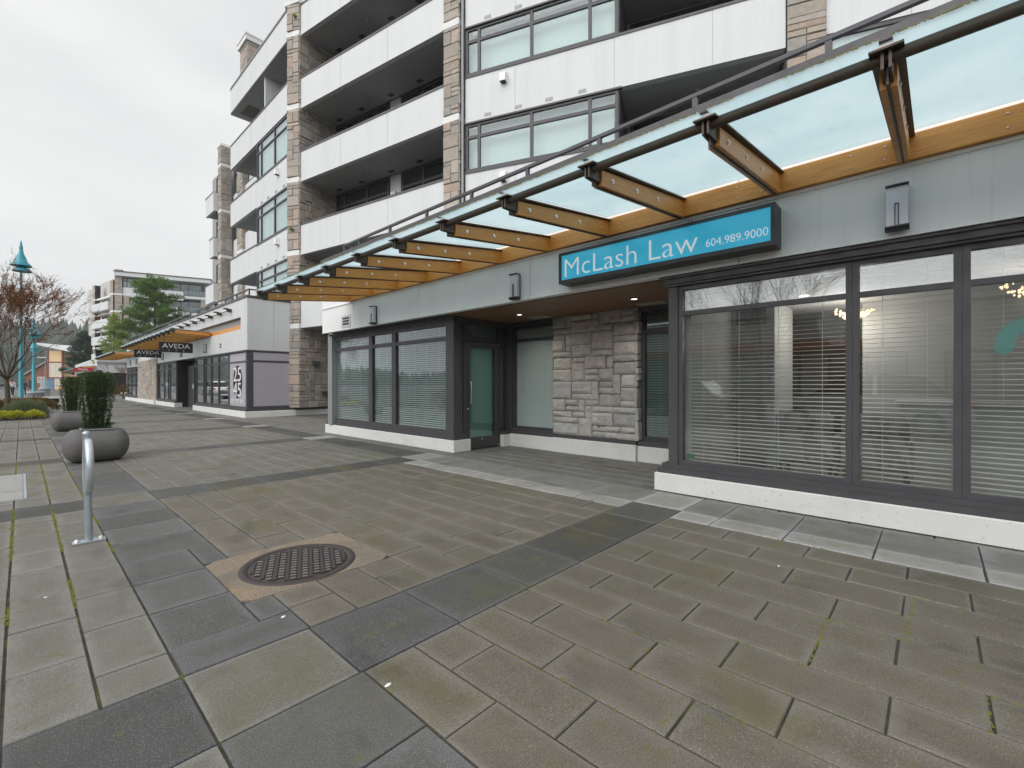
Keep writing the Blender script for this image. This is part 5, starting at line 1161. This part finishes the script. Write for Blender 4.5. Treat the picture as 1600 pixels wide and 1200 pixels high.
AB = thing('far_apartment_building', 'far apartment block with white balconies and stone piers behind the pines', 'apartment block', (15, 95, 0))
Z0 = 78.
x0_, y0_ = zp(184, Z0); x1_, y1_ = zp(345, Z0+7)
SAq = Sec(x0_, y0_, x1_, y1_); xl_, yl_ = zp(149, Z0+6); SAl = Sec(xl_, yl_, x0_, y0_)
b = MB(); b.prism([(x0_+.6, y0_+1.4), (x1_+.3, y1_+1.4), (x1_+1, y1_+14), (xl_, yl_+12), (xl_+1.2, yl_+.5)], 0, 20.2); part('building_core', b, mat('far_render', (.52, .51, .49), .8), AB)
W_ = SAq.l; LA = [5.0+2.95*k for k in range(5)]
for i, b0 in enumerate(LA):
    d_ = 0
    wv = [W_*f for f in (.1, .2, .3, .4)]
    b = MB(); panels(b, SAq, .5, W_*.62, -.3, d_+.1, b0-.45, b0+1.15, (W_*.2, W_*.4)); panels(b, SAq, W_*.62, W_*.86, -.1, 1.1, b0-.2, b0+.25); panels(b, SAq, W_*.86, W_, -.3, -.5, b0-.2, b0+1.15); part('balcony_parapet', b, WHITE, AB)
    window(AB, SAq, .6, W_*.42, b0+1.15, b0+2.75, d_-.15, (W_*.08, W_*.16, W_*.26, W_*.34), (b0+2.3,), .12, back=SHADE)
    window(AB, SAq, W_*.44, W_*.80, b0+.2, b0+2.75, d_-.9, (W_*.5, W_*.58, W_*.66), (), .12, back=DARK, glass=GLASS_D)
    window(AB, SAq, W_*.865, W_*.99, b0+1.15, b0+2.75, -.5, (W_*.93,), (b0+2.3,), .12, back=SHADE)
    b = MB(); SAq.box(b, W_*.63, W_*.85, 1.06, 1.09, b0+.35, b0+1.25); part('balcony_glass', b, GLASS_D, AB)
    b = MB()
    for k in range(8): a = W_*(.63+.22*k/7); SAq.box(b, a-.03, a+.03, 1.03, 1.12, b0+.25, b0+1.3)
    SAq.box(b, W_*.63, W_*.85, 1.02, 1.12, b0+1.25, b0+1.32); part('balcony_rail', b, FRAME2, AB)
    Ll = SAl.l
    if i < 4:
        b = MB(); panels(b, SAl, Ll*.12, Ll*.86, -.2, .9, b0+.3, b0+1.7, (Ll*.5,)); part('balcony_parapet', b, WHITE, AB)
        window(AB, SAl, Ll*.1, Ll*.86, b0+1.7, b0+3.0, -.6, (Ll*.3, Ll*.6), (), .12, back=DARK)
b = MB(); SAq.box(b, -.3, W_*.9, -1.2, .8, 19.75, 20.4); SAq.box(b, W_*.88, W_+2, -1.2, .0, 19.4, 20.0); part('roof_edge', b, WHITE, AB)
b = MB(); SAq.box(b, -.4, W_*.91, -1.3, .9, 20.4, 20.55); part('roof_flashing', b, FRAME, AB)
for (sc, a, w_, d_, top) in ((SAq, -.35, 1.0, .25, 20.9), (SAq, .8, .8, .12, 16.7), (SAq, W_*.80, 1.0, .9, 17), (SAl, .0, SAl.l*.1, .35, 19.3), (SAl, SAl.l*.12, SAl.l*.74, .1, 8), (SAl, SAl.l*.87, SAl.l*.12, .6, 19)):
    b = MB(); ashlar(b, Sec(*sc.p(a, d_, 0)[:2], *sc.p(a+w_, d_, 0)[:2]), 0, w_, 4, top, 0, .22, .25, STC, False, int(a*10)+50); q = part('stone_pier', b, STONE, AB)
    b = MB(); sc.box(b, a, a+w_, d_-.8, d_-.02, 4, top); part('mortar', b, STONE, q)
    b = MB()
    for z in LA[1:]: sc.box(b, a-.05, a+w_+.05, d_-.8, d_+.06, z-.3, z)
    part('stone_band', b, PLINTH, q)
# yellow building, brick building
YB = thing('yellow_building', 'cream and red trimmed building with a sloping white roof at the end of the street', 'building', (5, 150, 0))
xa, ya = zp(76, 108); xb, yb = zp(97, 108); xc, yc = zp(135, 112)
CREAM = mat('cream_render', (.80, .56, .32), .8); REDT = mat('red_brown_trim', (.22, .06, .035), .7)
SY = Sec(xa, ya, xb, yb); SY2 = Sec(xb, yb+.6, xc, yc)
b = MB(); SY.box(b, 0, SY.l, -8, 0, 0, 9.2); SY2.box(b, 0, SY2.l, -8, 0, 0, 8.4); part('wall', b, CREAM, YB)
b = MB(); l_ = SY.l+SY2.l
vs = []
for d_ in (-9, 1.2):
    for a, h in ((-2.2, 10.6), (l_+1, 8.3), (l_+1, 8.65), (-2.2, 11.0)): vs.append(SY.p(a, d_, h))
b.raw(vs, [(0,1,2,3),(7,6,5,4),(0,4,5,1),(1,5,6,2),(2,6,7,3),(3,7,4,0)]); part('roof', b, WHITE, YB)
b = MB()
for a in (-.25, SY.l-.05): SY.box(b, a, a+.35, -.1, .12, 0, 9.4)
SY.box(b, .1, SY.l-.05, .0, .1, 6.3, 6.6); SY.box(b, .1, SY.l-.05, .0, .1, 2.6, 2.9); part('trim', b, REDT, YB)
window(YB, SY, .15, SY.l-.1, 2.95, 6.25, .05, (SY.l/2,), (4.6,), .16, back=mat('window_poster', (.20, .26, .24), .8), m=WHITE)
window(YB, SY, 1.6, SY.l-.1, .6, 2.5, .05, (), (), .16, back=DARK, m=WHITE)
window(YB, SY2, .3, 2.0, 5.8, 7.6, .05, (), (), .16, back=DARK, m=WHITE)
b = MB(); nn = 20; b.raw([SY2.p(2.2+1.5*math.cos(2*math.pi*k/nn), .1, 5.0+.6*math.sin(2*math.pi*k/nn)) for k in range(nn)]+[SY2.p(2.2+1.5*math.cos(2*math.pi*k/nn), .25, 5.0+.6*math.sin(2*math.pi*k/nn)) for k in range(nn)], [tuple(range(nn)), tuple(range(2*nn-1, nn-1, -1))]+[(k, (k+1) % nn, nn+(k+1) % nn, nn+k) for k in range(nn)]); part('oval_sign', b, mat('oval_sign_blue', (.35, .55, .62), .5), YB)
BB = thing('brick_building', 'low red brick building with a grey pitched roof left of the cream building', 'building', (0, 140, 0))
xa, ya = zp(42, 110); xb, yb = zp(75, 110); SBk = Sec(xa, ya, xb, yb)
b = MB(); SBk.box(b, 0, SBk.l, -3, 0, 0, 3.6); b.raw([SBk.p(a, d_, h) for d_ in (-3, 0) for a, h in ((0, 3.6), (SBk.l, 3.6), (SBk.l, 6.4))], [(3,4,5), (2,1,0)]); part('wall', b, mat('red_brick', (.22, .085, .05), .85), BB)
b = MB(); b.raw([SBk.p(-.6, .5, 3.2), SBk.p(-.6, -3, 3.2), SBk.p(SBk.l, -3, 6.6), SBk.p(SBk.l, .5, 6.6), SBk.p(-.6, .5, 3.5), SBk.p(-.6, -3, 3.5), SBk.p(SBk.l, -3, 6.9), SBk.p(SBk.l, .5, 6.9)], [(3,2,1,0),(4,5,6,7),(0,1,5,4),(1,2,6,5),(2,3,7,6),(3,0,4,7)]); part('roof', b, GREYM, BB)
window(BB, SBk, 2.6, 4.4, 1.6, 3.0, .05, (3.5,), (), .14, back=DARK, m=WHITE)
b = MB(); SBk.box(b, .4, 2.2, .0, .06, .2, 2.2); part('door', b, DARK, BB)
for i, (px, w_, h_, c, lb) in enumerate(((68.5, 1.0, 1.9, (.55, .62, .66), 'pale grey utility cabinet at the far end of the walkway'), (79.5, 1.15, 2.3, (.22, .36, .52), 'light blue utility cabinet under the cream building'))):
    x_, y_ = zp(px, 96); t = thing('utility_cabinet', lb, 'cabinet', (x_, y_, 0), 'utility cabinets'); m1_ = mat('cabinet_paint', c, .5)
    b = MB(); b.box(x_-w_/2, x_+w_/2, y_, y_+w_, .1, h_); b.box(x_-w_/2-.05, x_+w_/2+.05, y_-.05, y_+w_+.05, h_, h_+.1); part('body', b, m1_, t)
    b = MB(); b.box(x_-w_*.4, x_+w_*.4, y_-.03, y_-.001, .3, h_-.2); part('door', b, m1_, t)
x_, y_ = zp(71, 90); t = thing('pole_light', 'slim pale street light with a flat head beside the cream building', 'street light', (x_, y_, 0))
b = MB(); b.tube([(x_, y_, 0), (x_, y_, 7)], .10, 8, r1=.06); part('pole', b, GREYM, t); b = MB(); b.box(x_-1.1, x_+.1, y_-.25, y_+.25, 6.4, 6.6); part('head', b, WHITEL, t)

# ------------------------------------------------------------------ across the street (seen in the shop windows)
OB = thing('opposite_building', 'low pale shop row across the street, seen reflected in the windows', 'building', (-22, 8, 0))
b = MB(); b.box(-30, -22, -30, 26, -.06, 5.6); part('wall', b, vary(mat('opposite_render', (.42, .42, .40), .8), [(.6, U, .4, .7, .8, .5)]), OB)
b = MB(); b.box(-30.2, -21.7, -30.2, 26.2, 5.6, 6.2); part('parapet', b, mat('opposite_parapet', (.50, .50, .49), .8), OB)
OS = Sec(-21.98, -30, -21.98, 26)
for k in range(11):
    window(OB, OS, 1+k*5, 4.6+k*5, .4, 3.0, .02, (2.8+k*5,), (2.4,), .12, back=DARK, glass=GLASS_D)
b = MB(); b.box(-22, -21.2, -28, -8, 3.3, 3.9); b.box(-22, -21.2, 2, 18, 3.3, 3.9); part('awning', b, mat('awning_cloth', (.30, .10, .06), .8), OB)
bare_tree('bare_tree', -6.5, -4.5, 8.5, 'leafless tree across the walkway, seen reflected in the big shop window', None, 31, 6, .12, 6)
bare_tree('bare_tree', -7.0, 4.5, 8.0, 'second leafless tree reflected in the big shop window', None, 32, 6, .11, 5)
bare_tree('bare_tree', -7.0, 16.5, 7.5, 'leafless tree reflected in the far bay of the law office', None, 33, 6, .10, 5)

# ------------------------------------------------------------------ hill and forest
def hill_h(x, y):
    d = (y-330)/260.
    return max(0, 62*math.exp(-((y-620)/210)**2)*(.55+.45*math.tanh((x+60)/120))+9*noise.noise(Vector((x/90, y/90, 0))))-2
HC = mat('hill_ground', (.03, .045, .03), .95)
nx, ny = 40, 26; vs = []; fs = []
for j in range(ny+1):
    for i in range(nx+1):
        x = -520+i*40; y = 300+j*30; vs.append((x, y, hill_h(x, y)))
fs = [(j*(nx+1)+i, j*(nx+1)+i+1, (j+1)*(nx+1)+i+1, (j+1)*(nx+1)+i) for j in range(ny) for i in range(nx)]
b = MB(); b.raw(vs, fs, None, True); struct('hill', b, HC)
b = MB(); rr = random.Random(2)
for k in range(5200):
    x = rr.uniform(-330, 210); y = rr.uniform(305, 690); z = hill_h(x, y); h_ = rr.uniform(7, 15); r_ = h_*.20
    if z < 1 and y > 340: continue
    a0 = rr.uniform(0, 1)
    for (f0, rf) in ((.1, 1), (.45, .65)):
        n_ = 6; ring = [(x+r_*rf*(1 if q % 2 else .7)*math.cos(a0+q*math.pi/3), y+r_*rf*(1 if q % 2 else .7)*math.sin(a0+q*math.pi/3), z+h_*f0+rr.uniform(-.3, .3)) for q in range(n_)]
        b.raw(ring+[(x, y, z+h_*(f0+.55))], [(q, (q+1) % n_, n_) for q in range(n_)])
struct('hill_forest', b, FIR, 'stuff', 'dark evergreen forest on the hill fading into mist', 'forest')
HZ = bpy.data.materials.new('mist'); HZ.use_nodes = True; t_ = HZ.node_tree; t_.nodes.clear(); vo = N(t_, 'ShaderNodeVolumePrincipled'); oo = N(t_, 'ShaderNodeOutputMaterial'); vo.inputs['Color'].default_value = (.95, .97, 1, 1); vo.inputs['Density'].default_value = .0006; vo.inputs['Anisotropy'].default_value = .2
t_.links.new(vo.outputs[0], oo.inputs['Volume'])
if True:
    b = MB(); b.box(-950, 950, -350, 1450, -1.5, 90); struct('haze', b, HZ, 'stuff')
